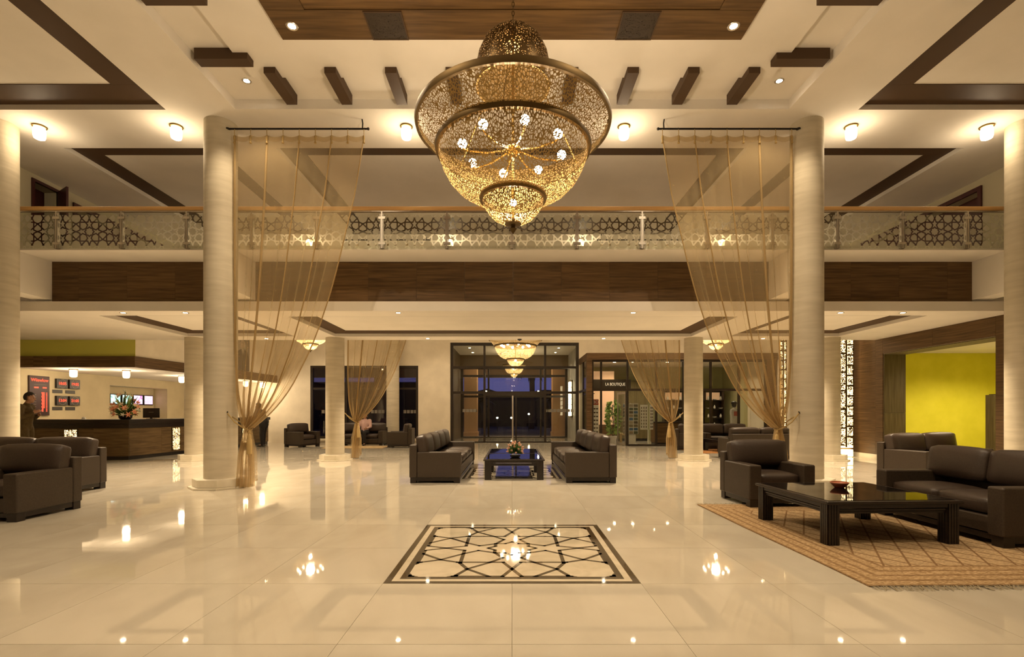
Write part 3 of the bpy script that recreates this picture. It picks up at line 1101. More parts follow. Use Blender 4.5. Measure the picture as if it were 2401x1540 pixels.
# ---- chandeliers
def chandelier(loc, label, scale, power, chain_top, fine=False, estr=None):
    t = thing('pierced_chandelier', label, 'chandelier', loc, 0, 'pierced brass chandeliers')
    mp = M_PIERCEF if fine else M_PIERCE
    s = scale

    def sc(prof):
        return [(r * s, z * s) for r, z in prof]
    N = 72
    # z measured from the second ring
    MB().lathe(sc([(.905, .215), (.86, .165), (.80, .085), (.735, .01)]), N).obj('flared_rim', mp, t, smooth='all')
    MB().lathe(sc([(.715, -.01), (.705, -.07), (.675, -.16), (.615, -.27), (.53, -.36), (.42, -.425), (.315, -.455)]), N).obj('main_bowl', mp, t, smooth='all')
    MB().lathe(sc([(.30, -.455), (.285, -.51), (.25, -.58), (.19, -.645), (.12, -.685), (.065, -.695)]), 48).obj('lower_bowl', mp, t, smooth='all')
    MB().lathe(sc([(.04, 1.15), (.12, 1.135), (.21, 1.085), (.285, 1.0), (.33, .90), (.35, .80), (.353, .70), (.345, .62)]), 56).obj('dome', M_PIERCED if not fine else M_PIERCEF, t, smooth='all')

    def ring(name, r, z, h=.028, th=.018):
        MB().lathe(sc([(r - th, z - h), (r + th * .6, z - h), (r + th, z), (r + th * .6, z + h), (r - th, z + h), (r - th, z - h)]), N).obj(name, M_BRASSD, t, smooth=True)
    ring('rim_band', .912, .225, .03, .016)
    ring('middle_band', .722, 0.0, .03, .02)
    ring('lower_band', .305, -.455, .024, .018)
    ring('dome_band', .348, .615, .018, .01)
    MB().lathe(sc([(.001, -.69), (.075, -.69), (.08, -.705), (.06, -.715), (.02, -.72), (.02, -.735), (.035, -.75), (.022, -.77), (.012, -.785), (.001, -.80)]), 24).obj('finial', M_BRASSD, t, smooth=True)
    MB().tube([(0, 0, -.69 * s), (0, 0, 1.15 * s)], .012 * s, 8).obj('stem', M_BRASS, t, smooth=True)
    MB().lathe(sc([(.001, .06), (.05, .05), (.075, .02), (.06, -.03), (.02, -.06), (.001, -.06)]), 20).obj('hub', M_BRASS, t, smooth=True)
    for k in range(3):
        a = 2 * PI * k / 3 + .4
        MB().tube([(.70 * s * math.cos(a), .70 * s * math.sin(a), 0.02 * s), (.34 * s * math.cos(a), .34 * s * math.sin(a), .62 * s)], .006 * s, 6).obj('hanger_rod', M_BRASS, t)
    for k in range(8):
        a = 2 * PI * k / 8 + .21
        c, q = math.cos(a), math.sin(a)
        arm = MB().tube([(.05 * s * c, .05 * s * q, 0), (.25 * s * c, .25 * s * q, -.05 * s), (.44 * s * c, .44 * s * q, -.05 * s), (.485 * s * c, .485 * s * q, -.03 * s)], .008 * s, 6).obj('arm', M_BRASS, t, smooth=True)
        MB().ball((.485 * s * c, .485 * s * q, .012 * s), .044 * s, 6).obj('bulb', M_BULB, arm, smooth='all')
    MB().ball((0, 0, -.50 * s), .035 * s, 6).obj('bulb', M_BULB, t, smooth='all')
    # chain links
    z, top = 1.15 * s, chain_top - loc[2]
    m = MB()
    k = 0
    L = .055 * max(s, .6)
    while z < top - .06:
        pts = []
        for i in range(9):
            a = 2 * PI * i / 8
            u, v = math.sin(a) * .011, -math.cos(a) * L / 2
            pts.append((u, 0, z + L / 2 + v) if k % 2 else (0, u, z + L / 2 + v))
        m.tube(pts, .0035, 5)
        z += L * .80
        k += 1
    m.obj('chain', M_BRASSD, t)
    MB().lathe([(.001, top - .06), (.03, top - .055), (.06, top - .02), (.065, top - .001)], 20).obj('ceiling_rose', M_BRASSD, t, smooth=True)
    light('POINT', 'chandelier_light', (0, 0, .02 * s), power, t, WARM, .16 * s)
    light('POINT', 'chandelier_lower_light', (0, 0, -.52 * s), power * .12, t, WARM, .05 * s)
    return t


chandelier((0.01, 4.73, 3.80), 'huge pierced brass chandelier hanging in front over the star inlay', 1.0, POWER['chandelier'], CZ + .066)
chandelier((0.12, 17.0, 3.57), 'large pierced brass chandelier hanging before the entrance doors', 1.0, POWER['chandelier_far'], CZ, True)
chandelier((-6.72, 16.5, 3.93), 'pierced brass chandelier seen through the left front curtain', .80, POWER['chandelier_far'] * 1.4, CZ, True)
chandelier((6.80, 16.5, 3.93), 'pierced brass chandelier seen through the right front curtain', .80, POWER['chandelier_far'] * 1.4, CZ, True)
chandelier((0.10, 23.2, 3.36), 'small pierced chandelier hanging inside the glazed entrance porch', .60, POWER['chandelier_far'] * .25, 4.25, True)
sd = thing('smoke_detector', 'small dark round detector on the soffit above the entrance', 'detector', (0.21, 13.62, SZ))
MB().lathe([(.06, 0), (.062, -.012), (.045, -.03), (.001, -.036)], 20).obj('housing', M_BLACK, sd, smooth=True)
MB().lathe([(.02, -.034), (.018, -.045), (.001, -.046)], 12).obj('sensor', M_BLACK, sd, smooth=True)

# ---- pierced vents in the walnut field
for s, side in ((-1, 'left'), (1, 'right')):
    t = thing('ceiling_grille', 'dark pierced square grille in the %s half of the walnut ceiling field' % side, 'grille', (s * 1.65, 6.51, CZ + .055), 0, 'grilles in the walnut ceiling field')
    MB().box(-.245, .245, -.235, .235, -.004, -.001).obj('backing', mat('grille_back', (.012, .007, .004), .8), t)
    MB().box(-.235, .235, -.225, .225, -.011, -.005).obj('pierced_plate', M_GRILLE, t)
    m = MB().box(-.245, .245, .225, .24, -.014, 0).box(-.245, .245, -.24, -.225, -.014, 0).box(-.245, -.23, -.225, .225, -.014, 0).box(.23, .245, -.225, .225, -.014, 0)
    m.obj('frame', M_BROWN, t)

# ---- lit pierced lanterns: the tall light column and its twin
def light_column(x, y, rot, label, w1, n1, w2, n2, htot):
    t = thing('light_column', label, 'lamp', (x, y, 0), rot, 'tall pierced light columns')
    W = w1 + w2 + .05
    MB().box(-W / 2, W / 2, .045, .075, 0, htot + .2).obj('back_frame', M_BRASSD, t)
    MB().box(-W / 2 + .02, W / 2 - .02, .012, .03, .27, htot + .2).obj('glowing_core', M_LANTERN, t)
    MB().box(-W / 2, W / 2 - .05, -.06, .04, .02, .22).obj('glowing_base', M_BARREL, t, bevel=.01)
    for xa, xb, n in ((-W / 2, -W / 2 + w1, n1), (W / 2 - w2, W / 2, n2)):
        hh = (htot - .30) / n
        for k in range(n):
            z = .30 + k * hh
            MB().box(xa, xb, -.006, .0, z + .02, z + hh - .03).obj('pierced_panel', M_LATTICE, t)
            MB().box(xa, xb, -.004, .010, z + hh - .03, z + hh + .02).obj('bar', M_BRASSD, t)
    MB().box(-.03 - (w2 - w1) / 2, .02 - (w2 - w1) / 2, -.004, .012, .28, htot).obj('mullion', M_BRASSD, t)
    return t


light_column(9.70, 14.35, R(-8), 'tall glowing pierced light column beside the walnut wall on the right', .18, 6, .17, 11, 3.55)
light_column(8.10, 14.75, R(0), 'tall pierced light strip glowing behind the right front curtain', .07, 12, .07, 12, 3.7)

# ================================================================== CURTAINS
def lerp_curve(pts, t):
    for (a, xa), (b, xb) in zip(pts, pts[1:]):
        if a >= t >= b:
            k = (a - t) / (a - b)
            return xa + (xb - xa) * k
    return pts[0][1] if t > pts[0][0] else pts[-1][1]


def smooth_curve(pts, n=60):
    zs = np.linspace(pts[0][0], pts[-1][0], n)
    xs = np.array([lerp_curve(pts, z) for z in zs])
    for _ in range(6):
        xs[1:-1] = (xs[:-2] + 2 * xs[1:-1] + xs[2:]) / 4
    return list(zip(zs.tolist(), xs.tolist()))


def curtain(loc, sgn, label, side):
    """voile gathered to a tieback; local x grows from the column towards the room, origin on the floor"""
    t = thing('sheer_curtain', label, 'curtain', loc, 0, 'sheer gold curtains')
    ZT, ZK = 6.055, 1.03
    edge = smooth_curve([(6.06, 2.25), (5.96, 2.24), (5.01, 2.085), (4.46, 1.95), (3.87, 1.81), (3.33, 1.66), (2.81, 1.485), (2.39, 1.32), (2.05, 1.145), (1.77, 1.0), (1.53, .835), (1.27, .61), (1.13, .44), (1.03, .31)], 110)
    near = smooth_curve([(6.06, 0.03), (4.0, 0.02), (2.4, .01), (1.6, .04), (1.25, .11), (1.03, .20)])
    NS, NT = 96, 56
    rng = random.Random(11 + int(loc[0] * 10))
    ph = [rng.uniform(0, 6.28) for _ in range(4)]

    def pt(s, z):
        a, b = lerp_curve(near, z), lerp_curve(edge, z)
        k = (ZT - z) / (ZT - ZK)
        amp = .0015 + .062 * k ** 1.8
        y = amp * math.sin(2 * PI * 8 * s + ph[0]) + amp * .6 * math.sin(2 * PI * 13 * s + ph[1] + 2 * k) + amp * .3 * math.sin(2 * PI * 21 * s + ph[2])
        sag = .0
        xs = s + .012 * k * math.sin(2 * PI * 8 * s + ph[3])
        x = a + (b - a) * min(1, max(0, xs))
        if z > ZT - .02:
            # the heading sags between the hooks
            sag = .035 * abs(math.sin(PI * 8 * s))
        return Vector((sgn * x, y, z - sag))
    m = MB()
    for j in range(NT + 1):
        z = ZT + (ZK - ZT) * (j / NT)
        for i in range(NS + 1):
            m.v.append(tuple(pt(i / NS, z)))
    for j in range(NT):
        for i in range(NS):
            a = j * (NS + 1) + i
            m.f.append((a, a + 1, a + NS + 2, a + NS + 1))
    m.obj('voile', M_SHEER, t, smooth='all')
    # the tail below the tieback
    m = MB()
    NL = 20
    for j in range(NL + 1):
        k = j / NL
        z = ZK * (1 - k) + .012 * k
        for i in range(NS // 2 + 1):
            s = i / (NS // 2)
            wdt = .09 + .17 * min(1, k * 2.2) + .03 * k
            cx = .255 - .03 * k
            amp = .045 + .045 * k
            y = amp * math.sin(2 * PI * 5 * s + ph[0]) + .4 * amp * math.sin(2 * PI * 9 * s + ph[2] + k)
            zz = z + (.25 * max(0, s - .82) / .18 if k > .9 else 0) * (k - .9) * 10 * .5
            m.v.append((sgn * (cx + (s - .5) * wdt), y, zz))
    for j in range(NL):
        for i in range(NS // 2):
            a = j * (NS // 2 + 1) + i
            m.f.append((a, a + 1, a + NS // 2 + 2, a + NS // 2 + 1))
    m.obj('curtain_tail', M_SHEER, t, smooth='all')
    # seams and edge hems: gathered fabric, denser than the voile
    for s in (0, .25, .5, .75, 1.0):
        pts = []
        for j in range(46):
            z = ZT - .01 + (ZK + .01 - ZT) * j / 45
            p = pt(s, z)
            pts.append((p.x, p.y - .006, z))
        MB().tube(pts, .020, 6, .4).obj('seam', M_SEAM, t, smooth='all')
    m = MB()
    for j in range(2):
        for i in range(NS + 1):
            p = pt(i / NS, ZT)
            m.v.append((p.x, p.y - .008, p.z - (.085 if j else 0)))
    for i in range(NS):
        m.f.append((i, i + 1, i + NS + 2, i + NS + 1))
    m.obj('heading', M_SHEER, t, smooth='all')
    for i in range(9):
        p = pt(i / 8, ZT)
        MB().tube([(p.x, p.y - .01, p.z - .005), (p.x, p.y - .02, p.z + .05), (p.x, 0, 6.165 + .018), (p.x, .02, 6.165)], .006, 6).obj('hook_loop', M_CORD, t)
        MB().lathe([(.004, .06), (.016, .045), (.02, 0.0), (.012, -.04), (.022, -.075), (.001, -.08)], 8, (p.x, p.y - .02, p.z - .07)).obj('pleat_knot', M_CORD, t, smooth=True)
    # tieback cord, wall hook and tassel
    MB().tube([(sgn * -.10, .0, 1.285), (sgn * -.03, -.08, 1.25), (sgn * .08, -.10, 1.13), (sgn * .22, -.085, 1.03), (sgn * .32, -.05, .99), (sgn * .30, .06, 1.01), (sgn * .08, .09, 1.12), (sgn * -.05, .06, 1.22)], .011, 8).obj('tieback_cord', M_CORD, t, smooth='all')
    MB().tube([(sgn * -.22, .03, 1.29), (sgn * -.10, -.01, 1.285), (sgn * -.085, -.02, 1.31)], .009, 8).obj('wall_hook', M_ROD, t, smooth='all')
    ts = MB().lathe([(.003, .10), (.018, .09), (.022, .06), (.012, .04), (.026, .02), (.03, -.02), (.028, -.04), (.040, -.06), (.042, -.22), (.044, -.30), (.001, -.30)], 16, (sgn * .325, -.09, .89)).obj('tassel', M_CORD, t, smooth=True)
    return t


def curtain_rod(loc, sgn, label):
    t = thing('curtain_rod', label, 'curtain rod', loc, 0, 'black curtain rods')
    MB().tube([(sgn * -.09, 0, 6.165), (sgn * 2.30, 0, 6.165)], .016, 10).obj('rod', M_ROD, t, smooth=True)
    MB().tube([(sgn * 2.22, 0, 6.165), (sgn * 2.225, 0, 6.26), (sgn * 2.215, 0, 6.33)], .011, 8).obj('ceiling_bracket', M_ROD, t, smooth=True)
    MB().ball((sgn * 2.32, 0, 6.165), .024, 8).obj('finial', M_ROD, t, smooth='all')
    MB().lathe([(.001, 0), (.034, 0), (.034, .02), (.001, .02)], 14, (sgn * -.09, 0, 6.155)).obj('wall_cup', M_ROD, t)
    return t


for x, y, sgn, lab, lr in ((-4.79, 8.50, 1, 'large sheer gold curtain tied back to the left front column', 'left front'), (4.83, 8.50, -1, 'large sheer gold curtain tied back to the right front column', 'right front'),
                           (-4.64, 13.98, 1, 'sheer gold curtain tied back at the rear column left of the entrance', 'left rear'), (4.74, 13.98, -1, 'sheer gold curtain tied back at the rear column before the boutique', 'right rear')):
    curtain((x, y, 0), sgn, lab, lr)
    curtain_rod((x, y, 0), sgn, 'black curtain rod carrying the %s sheer curtain' % lr)

# ================================================================== FURNITURE
def sofa(W, D, nb, label, loc, rot, name='leather_sofa', cat='sofa', group=None, legs=True, arm=.17, ah=.57, bh=.70, top=.87):
    """faces local -y, centred, on the floor"""
    t = thing(name, label, cat, loc, rot, group)
    z0 = .10
    for s in (-1, 1):
        xa, xb = sorted((s * W / 2, s * (W / 2 - arm)))
        MB().box(xa, xb, -D / 2, D / 2 - .14, z0, ah).obj('arm', M_SOFAFRAME, t, bevel=.022, seg=3)
    MB().box(-W / 2, W / 2, D / 2 - .139, D / 2, z0, bh).obj('back_frame', M_SOFAFRAME, t, bevel=.02, seg=3)
    MB().box(-W / 2 + arm + .002, W / 2 - arm - .002, -D / 2 + .03, D / 2 - .142, z0 + .01, .27).obj('seat_base', M_SOFAFRAME, t, bevel=.012)
    iw = W - 2 * arm - .01
    for k in range(nb):
        cw = iw / nb
        cx = -iw / 2 + cw * (k + .5)
        link('seat_cushion', cushion(cw - .004, D - .30, .17, .045, .022, front=.02), M_LEATHER, t, loc=(cx, -.07 - .015, .272))
        bw = (W - .06) / nb if nb > 0 else cw
        bx = -(W - .06) / 2 + bw * (k + .5)
        b = link('back_cushion', cushion(bw - .006, .20, top - .50, .06, .02, front=.035), M_LEATHER, t, loc=(bx, D / 2 - .245, .50))
        b.rotation_euler = (R(-9), 0, 0)
    for sx in (-1, 1):
        for sy in (-1, 1):
            x = sx * (W / 2 - .075)
            y = sy * (D / 2 - .07)
            MB().box(x - .06, x + .06, y - .055, y + .055, 0, z0 + .004).obj('leg', M_DARKWOOD, t, bevel=.004)
    MB().box(-W / 2 + .02, W / 2 - .02, D / 2 - .06, D / 2 - .03, .05, .103).box(-W / 2 + .02, W / 2 - .02, -D / 2 + .03, -D / 2 + .06, .05, .103).box(-W / 2 + .025, -W / 2 + .05, -D / 2 + .06, D / 2 - .06, .04, .103).box(W / 2 - .05, W / 2 - .025, -D / 2 + .06, D / 2 - .06, .04, .103).obj('plinth_rail', M_DARKWOOD, t)
    return t


LG = 'dark brown leather seats'
sofa(3.42, .94, 4, 'long dark leather sofa left of the centre coffee tables', (-1.41, 10.75, 0), R(90), group=LG)
sofa(3.42, .94, 4, 'long dark leather sofa right of the centre coffee tables', (1.45, 10.75, 0), R(-90), group=LG)
sofa(.92, .86, 1, 'dark leather armchair on the rug before the right front column', (3.64, 7.12, .0125), R(3), 'leather_armchair', 'armchair', LG)
sofa(1.64, .92, 2, 'dark leather sofa on the rug cut by the right picture edge', (5.09, 5.48, .0125), R(-90), group=LG)
sofa(2.05, .90, 2, 'dark leather sofa in front of the yellow room', (8.46, 9.9, 0), R(20), group=LG)
sofa(.92, .90, 1, 'dark leather armchair cut by the left picture edge', (-6.29, 6.27, 0), R(0), 'leather_armchair', 'armchair', LG)
sofa(2.0, .90, 2, 'dark leather sofa behind the left armchair', (-7.97, 8.07, 0), R(0), group=LG)
sofa(.92, .90, 1, 'small dark armchair against the back wall near the reception desk', (-7.95, 18.75, 0), R(62), 'leather_armchair', 'armchair', LG)
sofa(.92, .90, 1, 'small dark armchair in front of the rear stone column', (-4.16, 18.6, 0), R(-86), 'leather_armchair', 'armchair', LG)
sofa(1.75, .85, 2, 'small dark sofa under the rear window behind the left rear curtain', (-5.9, 19.6, 0), R(0), group=LG)
sofa(1.75, .85, 2, 'dark sofa turned away behind the right armchair', (6.85, 13.95, 0), R(180 + 3), group=LG)
sofa(1.7, .85, 2, 'dark sofa in front of the boutique glass on the right', (7.65, 17.75, 0), R(0), group=LG)
sofa(.90, .85, 1, 'dark armchair half hidden by the rear column before the boutique', (6.15, 17.3, .0125), R(70), 'leather_armchair', 'armchair', LG)


def coffee_table(w, d, h, label, loc, rot):
    t = thing('coffee_table', label, 'coffee table', loc, rot, 'dark wooden coffee tables')
    MB().box(-w / 2, w / 2, -d / 2, d / 2, h - .035, h - .004).obj('table_top', M_DARKWOOD, t, bevel=.012, seg=3)
    MB().box(-w / 2 + .05, w / 2 - .05, -d / 2 + .05, d / 2 - .05, h - .0038, h).obj('glass_inset', M_BLACKGLASS, t)
    for s in (-1, 1):
        for zz, hh, out in ((h - .075, .038, .0), (h - .105, .022, .012), (h - .13, .022, .022)):
            y = s * (d / 2 - .05 - out)
            MB().box(-w / 2 + .13, w / 2 - .13, y - .018, y + .018, zz, zz + hh).obj('apron', M_DARKWOOD, t, bevel=.004)
            x = s * (w / 2 - .05 - out)
            MB().box(x - .018, x + .018, -d / 2 + .13, d / 2 - .13, zz, zz + hh).obj('apron', M_DARKWOOD, t, bevel=.004)
    lw = .125
    for sx in (-1, 1):
        for sy in (-1, 1):
            cx, cy = sx * (w / 2 - .025 - lw / 2), sy * (d / 2 - .025 - lw / 2)
            m = MB().box(-lw / 2 + .008, lw / 2 - .008, -lw / 2 + .008, lw / 2 - .008, 0, h - .036)
            for k in range(4):
                u = -lw / 2 + .008 + (k + .5) * (lw - .016) / 4
                hw = (lw - .016) / 8 - .003
                m.box(u - hw, u + hw, -lw / 2, -lw / 2 + .009, 0, h - .036).box(u - hw, u + hw, lw / 2 - .009, lw / 2, 0, h - .036)
                m.box(-lw / 2, -lw / 2 + .009, u - hw, u + hw, 0, h - .036).box(lw / 2 - .009, lw / 2, u - hw, u + hw, 0, h - .036)
            m.obj('leg', M_DARKWOOD, t, loc=(cx, cy, 0))
    return t


coffee_table(1.38, 1.30, .43, 'large square dark coffee table on the rug at right', (3.68, 5.42, .013), R(2.5))
coffee_table(1.18, 1.36, .40, 'dark coffee table with flowers between the two long sofas', (0.04, 10.12, 0.001), 0)
coffee_table(1.18, 1.36, .40, 'dark coffee table standing behind the one with flowers', (0.04, 11.52, 0.001), 0)
coffee_table(1.0, 1.0, .40, 'small dark coffee table before the boutique seating', (7.05, 16.45, .0125), R(10))

bw = thing('bowl', 'small terracotta bowl on the right coffee table', 'bowl', (3.72, 5.62, .4435))
MB().lathe([(.001, 0), (.045, 0), (.05, .006), (.075, .03), (.09, .05), (.092, .058), (.084, .058), (.066, .032), (.04, .014), (.001, .012)], 32).obj('body', M_TERRA, bw, smooth='all')
MB().lathe([(.092, .052), (.095, .058), (.092, .064), (.084, .062)], 32).obj('rim', mat('pale_terracotta', (.55, .22, .12), .4), bw, smooth='all')


# ---- rugs
def rug_mat(name, ground, field, line, hx, hy, lattice=3.2):
    m = mat(name, ground, .95, spec=.1)
    n, l, b = nodes(m)
    tc = n.new('ShaderNodeTexCoord')
    sp = n.new('ShaderNodeSeparateXYZ')
    l.new(tc.outputs['Object'], sp.inputs[0])

    def math_(op, a, b2=None, c=None):
        q = n.new('ShaderNodeMath')
        q.operation = op
        for i, v in enumerate((a, b2, c)):
            if v is None:
                continue
            if isinstance(v, (int, float)):
                q.inputs[i].default_value = v
            else:
                l.new(v, q.inputs[i])
        return q.outputs[0]
    ex = math_('SUBTRACT', hx, math_('ABSOLUTE', sp.outputs[0]))
    ey = math_('SUBTRACT', hy, math_('ABSOLUTE', sp.outputs[1]))
    e = math_('MINIMUM', ex, ey)
    inside = math_('GREATER_THAN', e, .46)
    a1 = math_('MULTIPLY', math_('ADD', sp.outputs[0], math_('MULTIPLY', sp.outputs[1], .62)), lattice)
    a2 = math_('MULTIPLY', math_('SUBTRACT', sp.outputs[0], math_('MULTIPLY', sp.outputs[1], .62)), lattice)
    l1 = math_('LESS_THAN', math_('PINGPONG', a1, .5), .06)
    l2 = math_('LESS_THAN', math_('PINGPONG', a2, .5), .045)
    lat = math_('MULTIPLY', math_('MAXIMUM', l1, l2), inside)
    bands = math_('MULTIPLY', math_('LESS_THAN', math_('PINGPONG', math_('MULTIPLY', e, 9.0), .5), .16), math_('LESS_THAN', e, .47))
    nz = n.new('ShaderNodeTexNoise')
    nz.inputs['Scale'].default_value = 36
    nz.inputs['Detail'].default_value = 4
    mp = n.new('ShaderNodeMapping')
    mp.inputs['Scale'].default_value = (1, 2.6, 1)
    l.new(tc.outputs['Object'], mp.inputs[0])
    l.new(mp.outputs[0], nz.inputs['Vector'])

    def mix(f, a, b2):
        q = n.new('ShaderNodeMix')
        q.data_type = 'RGBA'
        for sck, v in ((q.inputs[0], f), (q.inputs[6], a), (q.inputs[7], b2)):
            if isinstance(v, tuple):
                sck.default_value = (*v, 1)
            elif isinstance(v, (int, float)):
                sck.default_value = v
            else:
                l.new(v, sck)
        return q.outputs[2]
    c = mix(inside, ground, field)
    mr = n.new('ShaderNodeMapRange')
    mr.inputs['From Min'].default_value = .42
    mr.inputs['From Max'].default_value = .60
    l.new(nz.outputs['Fac'], mr.inputs['Value'])
    c = mix(mr.outputs[0], c, tuple(min(1, v * 1.55) for v in field))
    c = mix(math_('MULTIPLY', lat, .8), c, line)
    c = mix(math_('MULTIPLY', bands, .55), c, line)
    l.new(c, b.inputs['Base Color'])
    bp_ = n.new('ShaderNodeBump')
    bp_.inputs['Strength'].default_value = .5
    bp_.inputs['Distance'].default_value = .004
    l.new(nz.outputs['Fac'], bp_.inputs['Height'])
    l.new(bp_.outputs[0], b.inputs['Normal'])
    return m


def rug(w, d, label, loc, rot, m, fringe=True):
    t = thing('area_rug', label, 'rug', loc, rot)
    g = MB()
    nx, ny = 24, 20
    rng = random.Random(3)
    for j in range(ny + 1):
        for i in range(nx + 1):
            e = .006 * math.sin(i * .9 + j * .4) if j in (0, ny) or i in (0, nx) else 0
            g.v.append((-w / 2 + w * i / nx + (e if i in (0, nx) else 0), -d / 2 + d * j / ny + (e if j in (0, ny) else 0), .009 + .001 * math.sin(i * 1.7) * math.sin(j * 1.3)))
    for j in range(ny):
        for i in range(nx):
            a = j * (nx + 1) + i
            g.f.append((a, a + 1, a + nx + 2, a + nx + 1))
    n0 = len(g.v)
    g.v += [(x, y, .0005) for x, y, z in g.v[:n0]]
    ring = [i for i in range(nx)] + [nx + j * (nx + 1) for j in range(ny)] + [ny * (nx + 1) + i for i in range(nx, 0, -1)] + [j * (nx + 1) for j in range(ny, 0, -1)]
    for a, b in zip(ring, ring[1:] + ring[:1]):
        g.f.append((b, a, a + n0, b + n0))
    g.obj('pile', m, t, smooth=True)
    if fringe:
        for s in (-1, 1):
            f = MB()
            n = int(w / .013)
            for k in range(n):
                x = -w / 2 + w * (k + .5) / n
                y = s * d / 2
                L = rng.uniform(.06, .10)
                dx = rng.uniform(-.035, .035)
                hz = rng.uniform(.004, .016)
                wv = .0035
                pts = [(x, y - s * .004, .008), (x + dx * .4, y + s * L * .5, .006 + hz), (x + dx, y + s * L, .003)]
                o0 = len(f.v)
                for p in pts:
                    f.v += [(p[0] - wv, p[1], p[2]), (p[0] + wv, p[1], p[2])]
                f.f += [(o0, o0 + 1, o0 + 3, o0 + 2), (o0 + 2, o0 + 3, o0 + 5, o0 + 4)]
            q = f.obj('fringe', mat('rug_fringe', (.33, .27, .17), .95), t)
            q['kind'] = 'stuff'
    return t


RM = rug_mat('kilim_tan', (.30, .19, .09), (.35, .245, .135), (.17, .085, .035), 2.1, 1.62, 4.4)
rug(4.2, 3.24, 'large tan patterned rug with fringe under the right coffee table', (4.72, 5.34, .002), R(1.2), RM)
RM2 = rug_mat('rug_rust', (.33, .15, .05), (.36, .17, .06), (.2, .08, .03), 1.1, .8)
rug(2.2, 1.6, 'small rust rug under the seating before the boutique', (7.0, 16.5, .002), R(8), RM2, False)
RM3 = rug_mat('rug_sand', (.45, .33, .18), (.48, .36, .2), (.3, .2, .1), 1.1, .6)
rug(2.2, 1.2, 'small sand rug before the sofa under the rear window', (-5.75, 18.35, .002), 0, RM3, False)

# ================================================================== RECEPTION
DA, DB = Vector((-10.40, 13.42, 0)), Vector((-10.0, 20.3, 0))       # desk corner and far end
dd = (DB - DA).normalized()
dn = Vector((dd.y, -dd.x, 0))
dang = math.atan2(dd.y, dd.x)
desk = thing('reception_desk', 'long dark wooden reception desk with glowing pierced lanterns', 'reception desk', (0, 0, 0))


def band(x_left, off_front, off_back, z0, z1, end=0.0):
    """an L shaped band following the two desk fronts, offset outward by off_front"""
    a = DA + Vector((0, -off_front, 0))
    c0 = DA + dn * off_front + Vector((0, -off_front, 0))
    c1 = DB + dn * off_front + dd * end
    i1 = DB - dn * off_back + dd * end
    i0 = DA - dn * off_back + Vector((0, off_back, 0))
    return [(x_left, a.y), (c0.x, c0.y), (c1.x, c1.y), (i1.x, i1.y), (i0.x, i0.y), (x_left, i0.y)]


MB().prism(band(-13.3, .06, .60, 0, 0, .05), .985, 1.10).obj('counter_top', M_DARKWOOD, desk, bevel=.006)
MB().prism(band(-13.26, .02, .45, 0, 0, .02), .86, .984).obj('upper_band', M_DARKWOOD, desk)
MB().prism(band(-13.25, -.03, .40, 0, 0, 0), .0, .10).obj('kick_plinth', M_BLACK, desk)
MB().prism(band(-13.22, -.02, .38, 0, 0, -.02), .10, .859).obj('desk_core', M_DARKWOOD, desk)
# front facing boards
xl = -13.25
while xl < DA.x - .05:
    xr = min(xl + .95, DA.x)
    MB().box(xl + .002, xr - .002, DA.y - .0, DA.y + .02, .10, .858).obj('front_board', M_DESK, desk)
    xl = xr
LL = (DB - DA).length
s0 = 0.02
while s0 < LL - .05:
    s1 = min(s0 + 1.15, LL)
    c = DA + dd * (s0 + s1) / 2 - dn * .01 + Vector((0, 0, .479))
    MB().obox(Matrix.Translation(c) @ Matrix.Rotation(dang, 4, 'Z'), (s1 - s0) / 2 - .002, .012, .379).obj('front_board', M_DESK, desk)
    s0 = s1


def lantern(c, rot, label, w=.34, h=.66):
    t = thing('desk_lantern', label, 'lamp', c, rot, 'pierced lanterns on the reception desk')
    MB().box(-w / 2, w / 2, -.02, -.004, 0, h).obj('glowing_core', M_LANTERN, t)
    MB().box(-w / 2 - .006, w / 2 + .006, -.034, -.028, -.006, h + .006).obj('pierced_plate', M_LATTICE, t)
    m = MB().box(-w / 2 - .02, -w / 2 - .006, -.036, .0, -.02, h + .02).box(w / 2 + .006, w / 2 + .02, -.036, .0, -.02, h + .02).box(-w / 2 - .006, w / 2 + .006, -.036, .0, h + .006, h + .02).box(-w / 2 - .006, w / 2 + .006, -.036, .0, -.02, -.006)
    m.obj('frame', M_BRASSD, t)
    return t


lantern((-11.95, DA.y - .002, .16), 0, 'square glowing lantern on the desk front above the left sofa')
for s_, lab in ((1.72, 'tall glowing lantern on the desk beside the stone column'), (3.9, 'tall glowing lantern on the desk behind the tied curtain tail'), (5.25, 'tall glowing lantern on the far part of the desk')):
    p = DA + dd * s_ + dn * .006
    lantern((p.x, p.y, .16), dang, lab, .30 if s_ < 3 else .34, .66)

# wall instruments on the left wall behind the desk, all facing +x
WXF = -13.9


def on_wall(t, name, y0, y1, z0, z1, m, d0=0.0, d1=.03, **k):
    return MB().box(WXF + d0, WXF + d1, y0, y1, z0, z1).obj(name, m, t, **k)


RX = (R(90), 0, R(90))
M_LEDP = mat('dark_red_panel', (.035, .006, .005), .35)
M_CLOCK = mat('clock_black', (.012, .008, .008), .35)
M_DIM = mat('dim_lettering', (.20, .17, .12), .6)
fb = thing('exchange_rate_board', 'tall board with glowing red figures on the reception wall', 'display board', (0, 0, 0))
y0, y1, z0, z1 = 14.20, 14.82, 1.20, 2.36
on_wall(fb, 'panel', y0, y1, z0, z1, M_LEDP, 0, .05, bevel=.008)
text_mesh('Wüswlow', .13, M_RED, fb, (WXF + .053, (y0 + y1) / 2, 2.235), RX, 'heading', .002)
on_wall(fb, 'rule', y0 + .14, y1 - .1, 2.105, 2.112, M_DIM, .05, .053)
on_wall(fb, 'column_head', y0 + .14, y0 + .27, 2.0, 2.04, M_RED, .05, .054)
on_wall(fb, 'column_head', y1 - .22, y1 - .10, 2.0, 2.04, M_RED, .05, .054)
